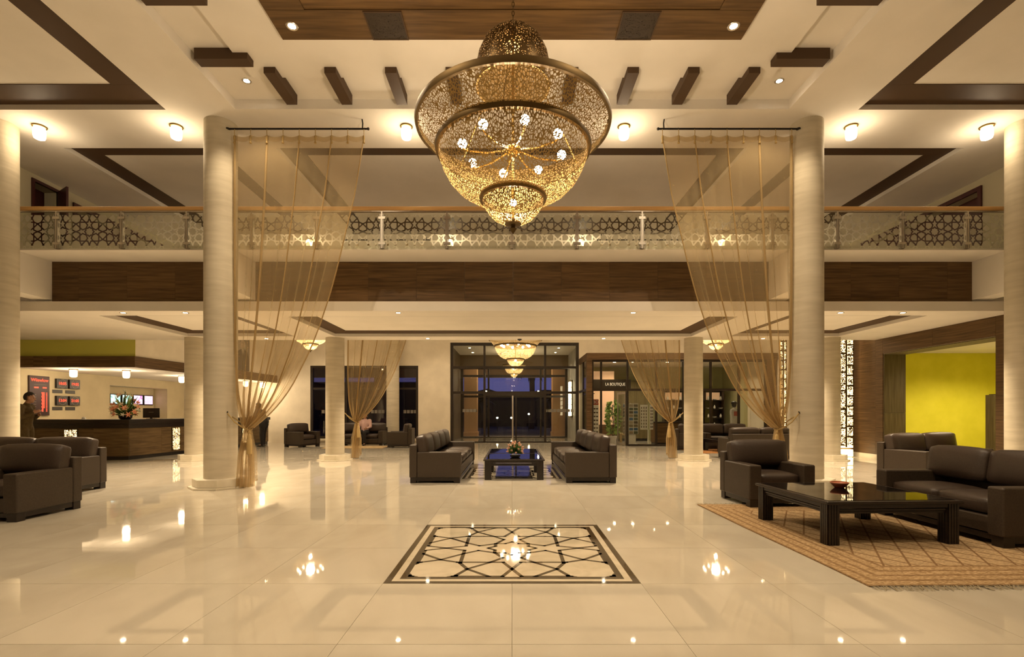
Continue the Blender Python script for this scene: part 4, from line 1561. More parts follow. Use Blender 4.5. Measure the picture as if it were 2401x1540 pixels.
for k in range(17):
    z = 1.86 - k * .034
    on_wall(fb, 'figure_row', y1 - .26 + .01 * (k % 3), y1 - (.16 if k < 14 else .20), z, z + .021, M_RED, .05, .054)
    on_wall(fb, 'figure_row', y1 - .115, y1 - .08, z, z + .018, M_RED, .05, .054)
for k in range(6):
    on_wall(fb, 'text_row', y0 + .12, y0 + .2, 1.80 - .07 * k, 1.815 - .07 * k, M_DIM, .05, .053)


def clock(yc, zc, txt, lab):
    t = thing('digital_clock', lab, 'clock', (0, 0, 0), 0, 'digital world clocks')
    on_wall(t, 'case', yc - .185, yc + .185, zc - .145, zc + .145, M_CLOCK, 0, .07, bevel=.008)
    text_mesh(txt, .125, M_RED, t, (WXF + .074, yc, zc), RX, 'time_digits', .002, sx=1.0)
    for k in range(24):
        a = 2 * PI * k / 24
        MB().box(-.006, .006, -.002, .002, -.006, .006).obj('minute_dot', mat('dot_gold', (.75, .6, .3), .4), t, loc=(WXF + .072, yc + .125 * math.cos(a), zc + .125 * math.sin(a)))
    return t


def plaque(yc, zc, lab):
    t = thing('name_plaque', lab, 'plaque', (0, 0, 0), 0, 'plaques under the clocks')
    on_wall(t, 'plate', yc - .165, yc + .165, zc - .05, zc + .05, mat('plaque_black', (.035, .028, .02), .4), 0, .015, bevel=.003)
    on_wall(t, 'line', yc - .12, yc + .12, zc - .006, zc + .008, mat('plaque_line', (.07, .058, .04), .6), .015, .017)
    return t


clock(15.22, 2.175, '18:05', 'digital wall clock showing 18:05, upper left of the four')
clock(15.66, 2.175, '19:05', 'digital wall clock showing 19:05, upper right of the four')
clock(15.22, 1.655, '13:04', 'digital wall clock showing 13:04, lower left of the four')
clock(15.66, 1.655, '21:05', 'digital wall clock showing 21:05, lower right of the four')
for yc, zc, lab in ((15.12, 1.93, 'dark name plaque under the upper left clock'), (15.56, 1.93, 'dark name plaque under the upper right clock'), (15.12, 1.41, 'dark name plaque under the lower left clock'), (15.56, 1.41, 'dark name plaque under the lower right clock')):
    plaque(yc, zc, lab)

# screens in the niche
scr = [((.55, .75, 1.0), (.22, .34, .7)), ((.75, 1.0, .95), (.25, .55, .45)), ((.75, 1.0, .92), (.2, .45, .3)), ((1.0, .75, .95), (.6, .2, .5)), ((1.0, .55, .7), (.95, .7, .85))]
names = ['wall screen with a blue picture at the left end of the niche', 'wall screen with a pale green picture left of the tallest flower', 'wall screen with a green picture right of the tallest flower', 'wall screen with a pink and white picture in the niche', 'wall screen with a plain pink picture at the right end of the niche']
for k, (c1, c2) in enumerate(scr):
    ya = 17.18 + k * .545
    t = thing('wall_screen', names[k], 'screen', (0, 0, 0), 0, 'screens in the reception niche')
    MB().box(-14.449, -14.40, ya, ya + .49, 1.575, 1.965).obj('housing', M_BLACK, t, bevel=.006)
    ms = mat('screen_%s' % 'abcde'[k], (0, 0, 0), .2)
    n, l, b = nodes(ms)
    g = n.new('ShaderNodeNewGeometry')
    nz = n.new('ShaderNodeTexNoise')
    nz.inputs['Scale'].default_value = 9 + k
    l.new(g.outputs['Position'], nz.inputs['Vector'])
    rp_ = n.new('ShaderNodeValToRGB')
    rp_.color_ramp.elements[0].position = .38
    rp_.color_ramp.elements[1].position = .55
    rp_.color_ramp.elements[0].color = (*c2, 1)
    rp_.color_ramp.elements[1].color = (*c1, 1)
    l.new(nz.outputs['Fac'], rp_.inputs['Fac'])
    l.new(rp_.outputs[0], b.inputs['Emission Color'])
    b.inputs['Emission Strength'].default_value = 1.4
    ms.cycles.emission_sampling = 'NONE'
    MB().box(-14.40, -14.396, ya + .03, ya + .46, 1.61, 1.935).obj('picture', ms, t)

# things on the counter
mon = thing('computer_monitor', 'back of a dark computer monitor on the reception counter', 'monitor', (-10.75, 14.75, 1.10), R(200))
MB().box(-.21, .21, -.02, .02, .03, .32).obj('screen_case', M_CLOCK, mon, bevel=.008)
MB().box(-.03, .03, -.01, .03, 0, .06).obj('neck', M_CLOCK, mon)
MB().box(-.11, .11, -.08, .08, 0, .012).obj('foot', M_CLOCK, mon, bevel=.004)
MB().box(-.06, .06, .02, .022, .19, .205).obj('maker_mark', M_DIM, mon)
bell = thing('desk_bell', 'small white domed desk bell on the reception counter', 'bell', (-11.9, 13.75, 1.10))
MB().lathe([(.055, .0), (.055, .012), (.03, .013)], 20).obj('base', M_WHITE, bell, smooth=True)
MB().lathe([(.048, .014), (.046, .035), (.03, .058), (.008, .064), (.008, .075), (.001, .076)], 20).obj('dome', M_WHITE, bell, smooth=True)


def leaf_blade(L, wd, bend):
    m = MB()
    n = 6
    for i in range(n + 1):
        k = i / n
        hw = wd * math.sin(PI * min(1, .12 + .88 * k) ** .8) * .5 + .0008
        x = bend * k * k * L
        z = L * (k - .25 * abs(bend) * k * k)
        m.v += [(x, -hw, z), (x + .15 * hw, 0, z), (x, hw, z)]
    for i in range(n):
        a = 3 * i
        m.f += [(a, a + 1, a + 4, a + 3), (a + 1, a + 2, a + 5, a + 4)]
    return m


def flower_mesh(m, petals=6, L=.05, wd=.022, cup=.6):
    g = MB()
    for k in range(petals):
        a = 2 * PI * k / petals
        lf = leaf_blade(L, wd, .5 + cup)
        for x, y, z in lf.v:
            g.v.append((x * math.cos(a) - y * math.sin(a), x * math.sin(a) + y * math.cos(a), z))
        o = k * len(lf.v)
        g.f += [tuple(i + o for i in f) for f in lf.f]
    me = g.mesh('flower')
    me.materials.append(m)
    me.polygons.foreach_set('use_smooth', [True] * len(me.polygons))
    return me


def aim(o, dv):
    o.rotation_mode = 'QUATERNION'
    o.rotation_quaternion = Vector(dv).to_track_quat('Z', 'Y')


fl = [flower_mesh(M_PINK, 6, .075, .035), flower_mesh(M_CREAM, 6, .07, .032), flower_mesh(M_WHITEP, 5, .07, .028, .3)]
fa = thing('flower_arrangement', 'tall salmon and cream flower arrangement on the reception counter', 'flowers', (-10.72, 13.72, 1.10))
fa.scale = (1.15, 1.15, 1.22)
MB().lathe([(.001, 0), (.10, 0), (.13, .03), (.14, .09), (.12, .10), (.001, .09)], 24).obj('bowl', M_BLACK, fa, smooth=True)
rng = random.Random(5)
for k in range(46):
    a = rng.uniform(0, 2 * PI)
    el = rng.uniform(.12, 1.5)
    L = .20 + .42 * math.sin(el) ** 2.2 * rng.uniform(.7, 1.0)
    dv = (math.cos(a) * math.cos(el), math.sin(a) * math.cos(el), math.sin(el))
    b = leaf_blade(L, rng.uniform(.03, .055), rng.uniform(.0, .35)).obj('leaf', M_GREEN if k % 3 else M_GREEN2, fa, smooth='all', loc=(dv[0] * .03, dv[1] * .03, .09))
    aim(b, dv)
for k in range(44):
    a = rng.uniform(0, 2 * PI)
    el = math.asin(rng.uniform(.05, 1.0))
    L = .22 + .24 * math.sin(el) ** 1.5
    dv = Vector((math.cos(a) * math.cos(el), math.sin(a) * math.cos(el), math.sin(el)))
    o = link('flower', fl[rng.choice([0, 0, 1, 1, 2])], None, fa, loc=Vector((0, 0, .09)) + dv * L)
    aim(o, dv + Vector((rng.uniform(-.3, .3), -.3, .1)))
for k in range(3):
    o = link('flower', fl[2], None, fa, loc=(-.01 + .02 * k, -.01, .62 - .07 * k))
    aim(o, (.2 * (k - 1), -.2, 1))
MB().tube([(0, 0, .09), (0, 0, .62)], .008, 6).obj('stem', M_GREEN, fa)

cf = thing('flower_arrangement', 'low round arrangement of pink buds on the centre coffee table', 'flowers', (0.065, 9.86, .401))
MB().lathe([(.001, 0), (.07, 0), (.10, .015), (.105, .045), (.09, .05), (.001, .045)], 24).obj('bowl', M_BLACK, cf, smooth=True)
bud = flower_mesh(mat('bud_pink', (.80, .52, .38), .6), 5, .06, .042, -.35)
for k in range(60):
    a = rng.uniform(0, 2 * PI)
    el = math.asin(rng.uniform(-.45, 1.0))
    dv = Vector((math.cos(a) * math.cos(el), math.sin(a) * math.cos(el), math.sin(el)))
    b = leaf_blade(.165, .055, rng.uniform(-.1, .3)).obj('leaf', M_GREEN, cf, smooth='all', loc=(0, 0, .125))
    aim(b, dv)
for k in range(24):
    ga = k * 2.39996
    el = math.asin(-.3 + 1.3 * k / 23)
    dv = Vector((math.cos(ga) * math.cos(el), math.sin(ga) * math.cos(el), math.sin(el)))
    o = link('bud', bud, None, cf, loc=Vector((0, 0, .13)) + dv * (.13 + .02 * math.sin(el)))
    aim(o, dv)

# portrait above the canopy: a plain, generic sitter in a dark suit
pc = CA + dirc * 4.95 - nrm * .05
pt_ = thing('framed_portrait', 'tall grey framed portrait of a man in a suit above the canopy', 'portrait', (pc.x, pc.y, 2.90), ang)
fw, fh = .76, 1.50
MB().box(-fw / 2, fw / 2, -.035, -.01, 0, fh).obj('canvas', noise_colour(mat('portrait_ground', rough=.7), (.20, .17, .13), (.34, .30, .24), nscale=3), pt_)
fr = MB().box(-fw / 2 - .03, -fw / 2, -.045, -.005, -.03, fh + .03).box(fw / 2, fw / 2 + .03, -.045, -.005, -.03, fh + .03).box(-fw / 2, fw / 2, -.045, -.005, -.03, 0).box(-fw / 2, fw / 2, -.045, -.005, fh, fh + .03)
fr.obj('frame', M_BLACK, pt_)


def flat(name, pts, m, dep):
    g = MB().prism(pts, 0, .002)
    g.v = [(x, -.036 - dep - z, y) for x, y, z in g.v]
    g.f = [tuple(reversed(f)) for f in g.f]
    return g.obj(name, m, pt_)


def ell(cx, cy, rx, ry, n=20):
    return [(cx + rx * math.cos(2 * PI * k / n), cy + ry * math.sin(2 * PI * k / n)) for k in range(n)]


M_SUIT = mat('print_suit', (.035, .03, .026), .7)
M_SKINP = mat('print_skin', (.42, .34, .25), .7)
flat('suit', [(-.36, .0), (.36, .0), (.36, .50), (.28, .68), (.10, .76), (-.10, .76), (-.28, .68), (-.36, .5)], M_SUIT, .0005)
flat('shirt', [(-.07, .76), (0, .38), (.07, .76)], mat('print_shirt', (.5, .45, .37), .7), .003)
flat('tie', [(-.02, .72), (-.03, .5), (0, .42), (.03, .5), (.02, .72)], M_SUIT, .006)
flat('face', ell(0, .98, .135, .19), M_SKINP, .003)
flat('hair', [(-.145, 1.0), (-.14, 1.12), (-.08, 1.2), (.06, 1.21), (.14, 1.13), (.145, 1.0), (.11, 1.09), (0, 1.12), (-.11, 1.09)], M_SUIT, .006)
for s in (-1, 1):
    flat('eye', ell(s * .05, 1.0, .022, .009, 10), M_SUIT, .006)

# ================================================================== WINDOWS AND ENTRANCE
wn1 = MB()
x0, x1, z0, z1 = WIN
for a, b in ((x0, x0 + .10), (x1 - .10, x1)):
    wn1.box(a, b, 21.0, 21.14, z0, z1)
wn1.box(x0 + .1, x1 - .1, 21.0, 21.14, z1 - .10, z1).box(x0 + .1, x1 - .1, 21.0, 21.14, z0, z0 + .10)
for xc in (-7.05, -5.2):
    wn1.box(xc - .04, xc + .04, 21.02, 21.12, z0 + .1, z1 - .1)
wn1.box(x0 + .1, x1 - .1, 21.03, 21.11, 2.26, 2.34)
wn1 = wn1.obj('window_1', M_FRAME)
struct(wn1, 'tall dark framed rear window left of the entrance')
edges = [x0 + .1, -7.09, -7.01, -5.24, -5.16, x1 - .1]
for i in (0, 2, 4):
    for za_, zb_ in ((z0 + .1, 2.26), (2.34, z1 - .1)):
        MB().box(edges[i], edges[i + 1], 21.065, 21.072, za_, zb_).obj('pane', M_GLASSD, wn1)
MB().box(x0 - .05, x1 + .05, 20.90, 21.0, .10, .178).obj('window_sill', M_PLINTH, wn1)
M_DECAL = mat('glass_decal', (.20, .175, .14), .7)
for xb in (-8.1, -6.0, -4.62):
    for k in range(4):
        MB().box(xb + k * .15, xb + k * .15 + .12, 21.058, 21.064, 1.25, 1.39).obj('safety_decal', M_DECAL, wn1)


def glazed_front(y, xs, zs, x0, x1, z1, name, label, leafs=None, decals=()):
    """dark framed glass front: mullions at xs, transoms at zs"""
    t = MB()
    t.box(x0, x0 + .12, y, y + .12, 0, z1).box(x1 - .12, x1, y, y + .12, 0, z1).box(x0 + .12, x1 - .12, y, y + .12, z1 - .12, z1)
    t.box(x0 + .12, x1 - .12, y + .01, y + .11, 0, .05)
    for xc in xs:
        t.box(xc - .045, xc + .045, y, y + .12, .05, z1 - .12)
    for zc in zs:
        t.box(x0 + .12, x1 - .12, y + .005, y + .115, zc - .05, zc + .05)
    o = t.obj(name, M_FRAME)
    struct(o, label)
    xe = [x0 + .12] + [v for xc in xs for v in (xc - .045, xc + .045)] + [x1 - .12]
    ze = [.05] + [v for zc in zs for v in (zc - .05, zc + .05)] + [z1 - .12]
    for i in range(0, len(xe), 2):
        for j in range(0, len(ze), 2):
            MB().box(xe[i], xe[i + 1], y + .057, y + .063, ze[j], ze[j + 1]).obj('pane', M_GLASS, o)
    for xb, n in decals:
        for k in range(n):
            MB().box(xb + k * .15, xb + k * .15 + .12, y + .048, y + .055, 1.30, 1.43).obj('safety_decal', M_DECAL, o)
    return o


dr1 = glazed_front(21.02, [-1.17, 1.41], [2.13, 3.20], ENT[0], ENT[1], ENT[3], 'door_2', 'dark framed inner glass entrance with sliding doors', decals=((-2.1, 4), (1.62, 4), (2.2, 3)))
for xc in (0.03, 0.17):
    MB().box(xc - .03, xc + .03, 21.05, 21.11, .05, 2.08).obj('sliding_stile', M_STEEL if xc < .1 else M_FRAME, dr1)
MB().box(-1.125, 1.365, 20.96, 21.02, 2.0, 2.12).obj('door_operator', M_FRAME, dr1)
# entrance porch
VY1 = 25.3
vst = MB().box(-2.92, -2.62, 21.25, VY1, 0, 4.3).obj('wall_porch_left', mat('porch_dark', (.10, .07, .035), .6))
struct(vst, 'dark clad left wall of the entrance porch', 'wall')
vsr = MB().box(2.84, 3.04, 21.25, VY1, 0, 4.3).obj('wall_porch_right', M_CONC)
struct(vsr, 'pale concrete right wall of the entrance porch', 'wall')
vc = MB().box(-2.92, 3.04, 21.25, VY1, 4.18, 4.32).obj('ceiling_porch', M_PLASTER)
struct(vc, 'white ceiling of the entrance porch', 'ceiling')
MB().box(-2.62, 2.84, VY1 - .35, VY1, 3.62, 4.179).obj('rear_beam', mat('beam_brown', (.15, .10, .05), .6), vc)
dr2 = glazed_front(VY1, [-1.2, 1.47], [2.10, 3.15], -2.62, 2.84, 3.62, 'door_3', 'dark framed outer glass doors of the entrance porch', decals=((-2.2, 3), (1.7, 4)))
for k, (x, y) in enumerate([(-1.9, 22.2), (2.1, 22.2), (-1.9, 23.9), (2.1, 23.9)]):
    spot_lamp(x, y, 4.18, POWER['vestibule'], 'tiny downlight in the porch ceiling, %s' % ['front left', 'front right', 'rear left', 'rear right'][k], 'downlights in the entrance porch', .05, 120, M_DOWN)
sco = thing('wall_sconce', 'tall glowing tube sconce on the right wall of the entrance porch', 'wall lamp', (2.84, 23.4, 1.05))
MB().box(-.05, 0, -.32, .32, 0, 1.75).obj('back_plate', M_BRASSD, sco, bevel=.006)
for k in range(3):
    y = -.2 + .2 * k
    MB().tube([(-.11, y, .06), (-.11, y, 1.69)], .04, 12).obj('glass_tube', M_SCONCE, sco, smooth=True)
for k in range(7):
    MB().box(-.16, -.05, -.30, .30, .05 + k * .27, .075 + k * .27).obj('cross_bar', M_BRASS, sco)

# ---- outside: terrace, porch roof, garden at dusk
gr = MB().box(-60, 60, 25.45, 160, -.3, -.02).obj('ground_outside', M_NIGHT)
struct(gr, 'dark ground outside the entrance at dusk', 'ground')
por = thing('porch_roof', 'lit terracotta porch roof outside the entrance doors', 'roof', (0, 0, 0))
MB().box(-18, 18, 25.5, 33.5, 4.25, 4.6).obj('roof_slab', M_PORCH, por)
MB().box(-18, 18, 33.5, 33.9, 3.65, 4.6).obj('edge_beam', M_PORCH, por)
for k, x in enumerate((-2.25, 2.55, -7.9, 8.2)):
    t = thing('porch_pillar', ['square rendered porch pillar left of the outer doors', 'square rendered porch pillar right of the outer doors', 'square rendered porch pillar beyond the rear window', 'square rendered porch pillar behind the boutique'][k], 'pillar', (x, 27.2 if abs(x) < 3 else 30.0, -.02))
    MB().box(-.36, .36, -.36, .36, 0, 4.268).obj('shaft', M_PORCH, t, bevel=.02)
    MB().box(-.41, .41, -.41, .41, 0, .25).obj('base', M_PORCH, t, bevel=.02)
light('POINT', 'porch_light', (0, 26.3, 3.7), 170, por, WARM, .2)
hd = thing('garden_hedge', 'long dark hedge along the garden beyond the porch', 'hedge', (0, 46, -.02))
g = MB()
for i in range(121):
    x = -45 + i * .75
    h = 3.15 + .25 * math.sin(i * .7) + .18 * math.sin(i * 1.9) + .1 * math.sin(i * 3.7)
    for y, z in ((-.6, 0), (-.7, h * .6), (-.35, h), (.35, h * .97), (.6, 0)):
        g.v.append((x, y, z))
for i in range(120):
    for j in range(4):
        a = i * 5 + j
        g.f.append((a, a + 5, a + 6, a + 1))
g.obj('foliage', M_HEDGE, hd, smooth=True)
for k in range(0, 121, 12):
    MB().tube([(-45 + k * .75, 0, 0), (-45 + k * .75, 0, 1.5)], .05, 6).obj('stem', M_BARK, hd)


gw = thing('garden_wall', 'dark garden building beyond the rear window', 'building', (-14, 40, -.02))
MB().box(-8.5, 8.5, -2, 2, 0, 3.5).obj('body', M_NIGHT, gw)
MB().box(-8.7, 8.7, -2.2, 2.2, 3.5, 3.62).obj('coping', M_NIGHT, gw)


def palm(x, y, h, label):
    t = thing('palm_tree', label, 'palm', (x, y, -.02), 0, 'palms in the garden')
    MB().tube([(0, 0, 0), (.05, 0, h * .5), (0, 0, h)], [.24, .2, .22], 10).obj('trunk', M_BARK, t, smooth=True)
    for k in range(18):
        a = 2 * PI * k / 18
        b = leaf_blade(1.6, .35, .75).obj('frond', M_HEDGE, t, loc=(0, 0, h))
        b.rotation_euler = (0, R(25 + 35 * (k % 3)), a)
    return t


palm(1.55, 39.0, 5.0, 'dark palm tree standing in the garden right of the door centre')
palm(-2.6, 41.5, 2.2, 'short dark palm tree in the garden on the left')
palm(3.0, 41.5, 2.3, 'short dark palm tree in the garden on the right')
G = 'small lamps in the garden'
for k, (px_, py_, dist) in enumerate([(1166, 980, 34), (1199, 980, 36), (1240, 971, 35), (1140, 918, 40), (1262, 918, 37)]):
    p = at(px_, py_, dist)
    t = thing('garden_lamp', 'tiny garden lamp beyond the doors, %s of the five' % ORD[k], 'garden lamp', (p.x, p.y, -.02), 0, G)
    zz = max(.3, p.z)
    MB().tube([(0, 0, 0), (0, 0, zz)], .03, 6).obj('post', M_BLACK, t)
    MB().ball((0, 0, zz + .04), .06, 6).obj('globe', M_DOWN, t)

# ================================================================== BOUTIQUE
BY = 18.9
bq = thing('boutique_kiosk', 'glazed boutique kiosk with walnut fascia right of the entrance', 'shop front', (0, 0, 0))
MB().box(2.84, 10.1, BY - .10, BY + .05, 3.30, 3.55).obj('fascia', M_WOODX, bq)
MB().box(2.84, 2.90, BY + .052, 20.99, 3.30, 3.55).obj('side_fascia', M_WOODY, bq)
MB().box(2.90, 10.1, BY + .05, 23.6, 3.42, 3.54).obj('roof', M_PLASTER, bq)
for z in np.arange(0, 3.3, .165):
    MB().box(2.845, 3.05, BY - .08, BY + .14, z + .001, min(3.299, z + .163)).obj('corner_block', M_WOODX, bq)
MX = [3.08, 3.41, 4.42, 5.52, 6.56, 7.6, 8.68, 9.7]
for x in MX:
    MB().box(x - .035, x + .035, BY, BY + .09, 0, 3.30).obj('mullion', M_FRAME, bq)
for a, b in zip(MX, MX[1:]):
    MB().box(a + .035, b - .035, BY + .005, BY + .085, 2.11, 2.20).obj('transom', M_FRAME, bq)
    MB().box(a + .035, b - .035, BY + .005, BY + .085, 3.22, 3.30).obj('head_rail', M_FRAME, bq)
    MB().box(a + .035, b - .035, BY + .04, BY + .046, 2.20, 3.22).obj('pane', M_GLASS, bq)
    if abs(a - 3.41) > .01:
        MB().box(a + .035, b - .035, BY + .005, BY + .085, 0, .07).obj('sill_rail', M_FRAME, bq)
        MB().box(a + .035, b - .035, BY + .04, BY + .046, .07, 2.11).obj('pane', M_GLASS, bq)
MB().box(9.735, 10.1, BY, BY + .09, 0, 3.30).obj('end_panel', M_WOODX, bq)
for y in (BY + .95, 20.0):
    MB().box(2.845, 2.90, y - .03, y + .03, 0, 3.3).obj('side_mullion', M_FRAME, bq)
MB().box(2.845, 2.90, BY + .14, 20.99, 2.11, 2.20).obj('side_transom', M_FRAME, bq)
MB().box(2.868, 2.874, BY + .14, 20.99, .02, 3.3).obj('side_pane', M_GLASS, bq)
dl = MB().box(0, .98, -.02, .02, .02, 2.10).box(0, 0, 0, 0, 0, 0)
door4 = thing('glass_door', 'open glass door of the boutique with steel handle', 'door', (4.37, BY + .1, 0), R(97))
MB().box(0, .06, -.02, .02, .015, 2.09).box(.88, .94, -.02, .02, .015, 2.09).box(.06, .88, -.02, .02, 2.0, 2.09).box(.06, .88, -.02, .02, .015, .10).obj('door_frame', M_STEEL, door4)
MB().box(.06, .88, -.004, .004, .10, 2.0).obj('pane', M_GLASS, door4)
MB().tube([(.86, -.06, .96), (.86, -.10, .98), (.70, -.11, .98)], .014, 8).obj('handle', M_STEEL, door4)
bw_ = MB().box(2.9, 10.1, 23.4, 23.6, 0, 3.42).box(9.95, 10.12, 21.25, 23.4, 0, 3.42).obj('wall_boutique', mat('boutique_green', (.50, .48, .26), .8))
struct(bw_, 'pale green rear wall inside the boutique', 'wall')
lin = thing('shop_sign', 'dark lintel lettered LA BOUTIQUE inside the boutique door', 'sign', (0, 20.6, 0))
MB().box(3.35, 4.95, 0, .08, 2.28, 2.66).obj('board', M_FRAME, lin)
MB().box(3.35, 4.95, -.01, 0, 2.24, 2.265).obj('lower_strip', M_STEEL, lin)
text_mesh('LA BOUTIQUE', .175, mat('sign_letters', (.8, .72, .6), .35, emit=(1, .85, .65), estr=.25), lin, (4.30, -.006, 2.455), (R(90), 0, 0), 'lettering', .006, sx=.74)
dp = thing('display_wall', 'lit peach display panel behind the boutique plant', 'display panel', (0, 21.8, 0))
MB().box(3.35, 4.5, 0, .05, .75, 3.1).obj('lit_panel', M_SHELF, dp)
MB().box(3.3, 4.55, -.05, .05, 0, .74).obj('base_cabinet', M_WOODX, dp)
for z in (1.3, 2.1):
    MB().box(3.4, 3.62, -.12, 0, z, z + .03).obj('peg_shelf', M_FRAME, dp)
wd_ = thing('display_cabinet', 'tall dark cabinet standing behind the boutique racks', 'cabinet', (5.35, 22.2, 0))
MB().box(-.75, .75, 0, .5, .1, 2.7).obj('body', M_DARKWOOD, wd_)
MB().box(-.72, .72, .02, .48, 0, .1).obj('plinth', M_BLACK, wd_)
for k in range(3):
    dr_ = MB().box(-.745 + .497 * k, -.255 + .497 * k, -.022, -.001, .12, 2.68).obj('cabinet_door', M_WOODZ, wd_, bevel=.003)
    MB().box(-.30 + .497 * k, -.285 + .497 * k, -.05, -.023, 1.0, 1.3).obj('handle', M_STEEL, dr_)
lc = thing('low_counter', 'low dark counter inside the boutique below the curtain', 'counter', (6.35, 20.4, 0))
MB().box(-.55, .55, -.3, .3, .06, .86).obj('body', M_WOODX, lc)
MB().box(-.58, .58, -.33, .33, .86, .90).obj('top', M_DARKWOOD, lc, bevel=.004)
MB().box(-.53, .53, -.28, .28, 0, .06).obj('plinth', M_BLACK, lc)
# shelves with lit goods at the right end
sh = thing('display_shelves', 'lit glass shelves full of goods inside the boutique', 'shelves', (0, 22.4, 0))
MB().box(6.9, 9.6, .3, .36, .3, 2.3).obj('back_panel', M_FRAME, sh)
for k in range(3):
    MB().box(7.0 + k * .87, 7.78 + k * .87, .28, .30, 1.86, 2.2).obj('lit_back', M_SHELF, sh)
for z in (.62, 1.02, 1.42, 1.82):
    MB().box(6.9, 9.6, -.02, .30, z, z + .02).obj('shelf', M_GLASS if z < .5 else M_DARKWOOD, sh)
for x in (6.9, 7.85, 8.75, 9.58):
    MB().box(x, x + .03, -.02, .3, .3, 2.3).obj('upright', M_FRAME, sh)
vase = MB().lathe([(.001, 0), (.035, 0), (.05, .06), (.045, .11), (.02, .15), (.028, .18)], 12).mesh('vase')
vase.materials.append(mat('white_ceramic', (.85, .82, .74), .2))
plate = MB().lathe([(.001, 0), (.05, 0), (.10, .05), (.10, .055), (.05, .01)], 14).mesh('dish')
plate.materials.append(MATS['white_ceramic'])
k = 0
for z, zn in ((.641, 'lowest'), (1.041, 'middle'), (1.441, 'upper'), (1.841, 'top')):
    for i in range(9):
        x = (6.93, 7.88, 8.78)[i // 3] + .15 + .28 * (i % 3)
        o = link('ceramic_vase' if (i + k) % 2 else 'ceramic_dish', vase if (i + k) % 2 else plate, None, None, smooth='all', loc=(x, 22.5, z))
        tag(o, 'white ceramic %s on the %s boutique shelf, %s from the left' % ('vase' if (i + k) % 2 else 'dish', zn, ORD[i]), 'vase' if (i + k) % 2 else 'dish', 'white ceramics on the boutique shelves')
    k += 1
for k, (x, y) in enumerate([(3.9, 19.9), (4.35, 21.0), (5.1, 20.9), (5.75, 19.9), (6.6, 21.0), (7.6, 20.6), (9.0, 20.6)]):
    spot_lamp(x, y, 3.42, POWER['boutique'], 'small downlight inside the boutique, %s from the left' % ORD[k], 'downlights inside the boutique', .06, 130, M_DOWN)


def postcard_rack(x, y, label):
    t = thing('postcard_rack', label, 'rack', (x, y, 0), R(18), 'boutique racks')
    MB().box(-.19, .19, -.19, .19, 0, .05).box(-.15, .15, -.15, .15, .05, .42).obj('pedestal', M_WHITE, t, bevel=.006)
    MB().tube([(0, 0, .42), (0, 0, 1.66)], .02, 8).obj('pole', M_STEEL, t)
    rng = random.Random(9)
    for f in range(4):
        a = f * PI / 2
        Mx = Matrix.Rotation(a, 4, 'Z')
        m = MB()
        m.obox(Mx @ Matrix.Translation((0, -.20, 1.04)), .22, .004, .60)
        m.obj('wire_panel', M_WHITE, t)
        for r_ in range(9):
            for c_ in range(2):
                o = MB().obox(Mx @ Matrix.Translation((-.105 + .21 * c_, -.212, .50 + r_ * .132)) @ Matrix.Rotation(R(-10), 4, 'X'), .088, .003, .052)
                col = rng.choice([(.12, .10, .07), (.20, .16, .10), (.06, .13, .25), (.28, .22, .15), (.1, .12, .08), (.35, .3, .22)])
                o.obj('postcard', mat('card_%d' % int(col[0] * 100), col, .4), t)
    return t


postcard_rack(4.70, 19.62, 'white revolving postcard rack inside the boutique glass')
kr = thing('keyring_rack', 'white panel rack of hanging trinkets on a pole stand', 'rack', (5.36, 19.5, 0), R(12), 'boutique racks')
MB().lathe([(.001, 0), (.22, 0), (.22, .02), (.03, .04), (.02, .06), (.02, .62)], 20).obj('stand', M_WHITE, kr, smooth=True)
for s in (-1, 1):
    MB().obox(Matrix.Rotation(s * R(38), 4, 'Z') @ Matrix.Translation((s * .14, -.08, 1.10)), .15, .006, .49).obj('panel', M_WHITE, kr)
m_tr = mat('trinket_brown', (.10, .06, .03), .5)
for s in (-1, 1):
    for r_ in range(7):
        for c_ in range(3):
            MB().obox(Matrix.Rotation(s * R(38), 4, 'Z') @ Matrix.Translation((s * .14 - .09 + .09 * c_, -.092, .72 + r_ * .125)), .014, .006, .038).obj('trinket', m_tr, kr)
gl = thing('sunglasses_rack', 'tall sunglasses rack under a red sign by the boutique corner', 'rack', (3.27, 19.35, 0), 0, 'boutique racks')
MB().box(-.12, .12, -.02, .02, .2, 1.58).obj('back_board', M_WHITE, gl)
MB().box(-.13, .13, -.09, .09, 0, .2).obj('base', M_WHITE, gl)
MB().box(-.115, .115, -.025, .025, 1.58, 1.80).obj('red_sign', mat('sign_red', (.35, .05, .03), .4), gl, bevel=.01)
text_mesh('BO', .17, M_WHITE, gl, (0, -.028, 1.69), (R(90), 0, 0), 'sign_lettering', .002)
m_lens = mat('dark_lens', (.05, .025, .012), .15)
for r_ in range(8):
    z = .38 + r_ * .15
    g = MB()
    for s in (-1, 1):
        g.add([(s * .05 + .038 * math.cos(q * PI / 6), -.06, z + .03 * math.sin(q * PI / 6)) for q in range(12)], [tuple(range(12))])
    g.tube([(-.09, -.058, z + .02), (0, -.066, z + .016), (.09, -.058, z + .02)], .005, 5)
    g.obj('sunglasses', m_lens, gl)
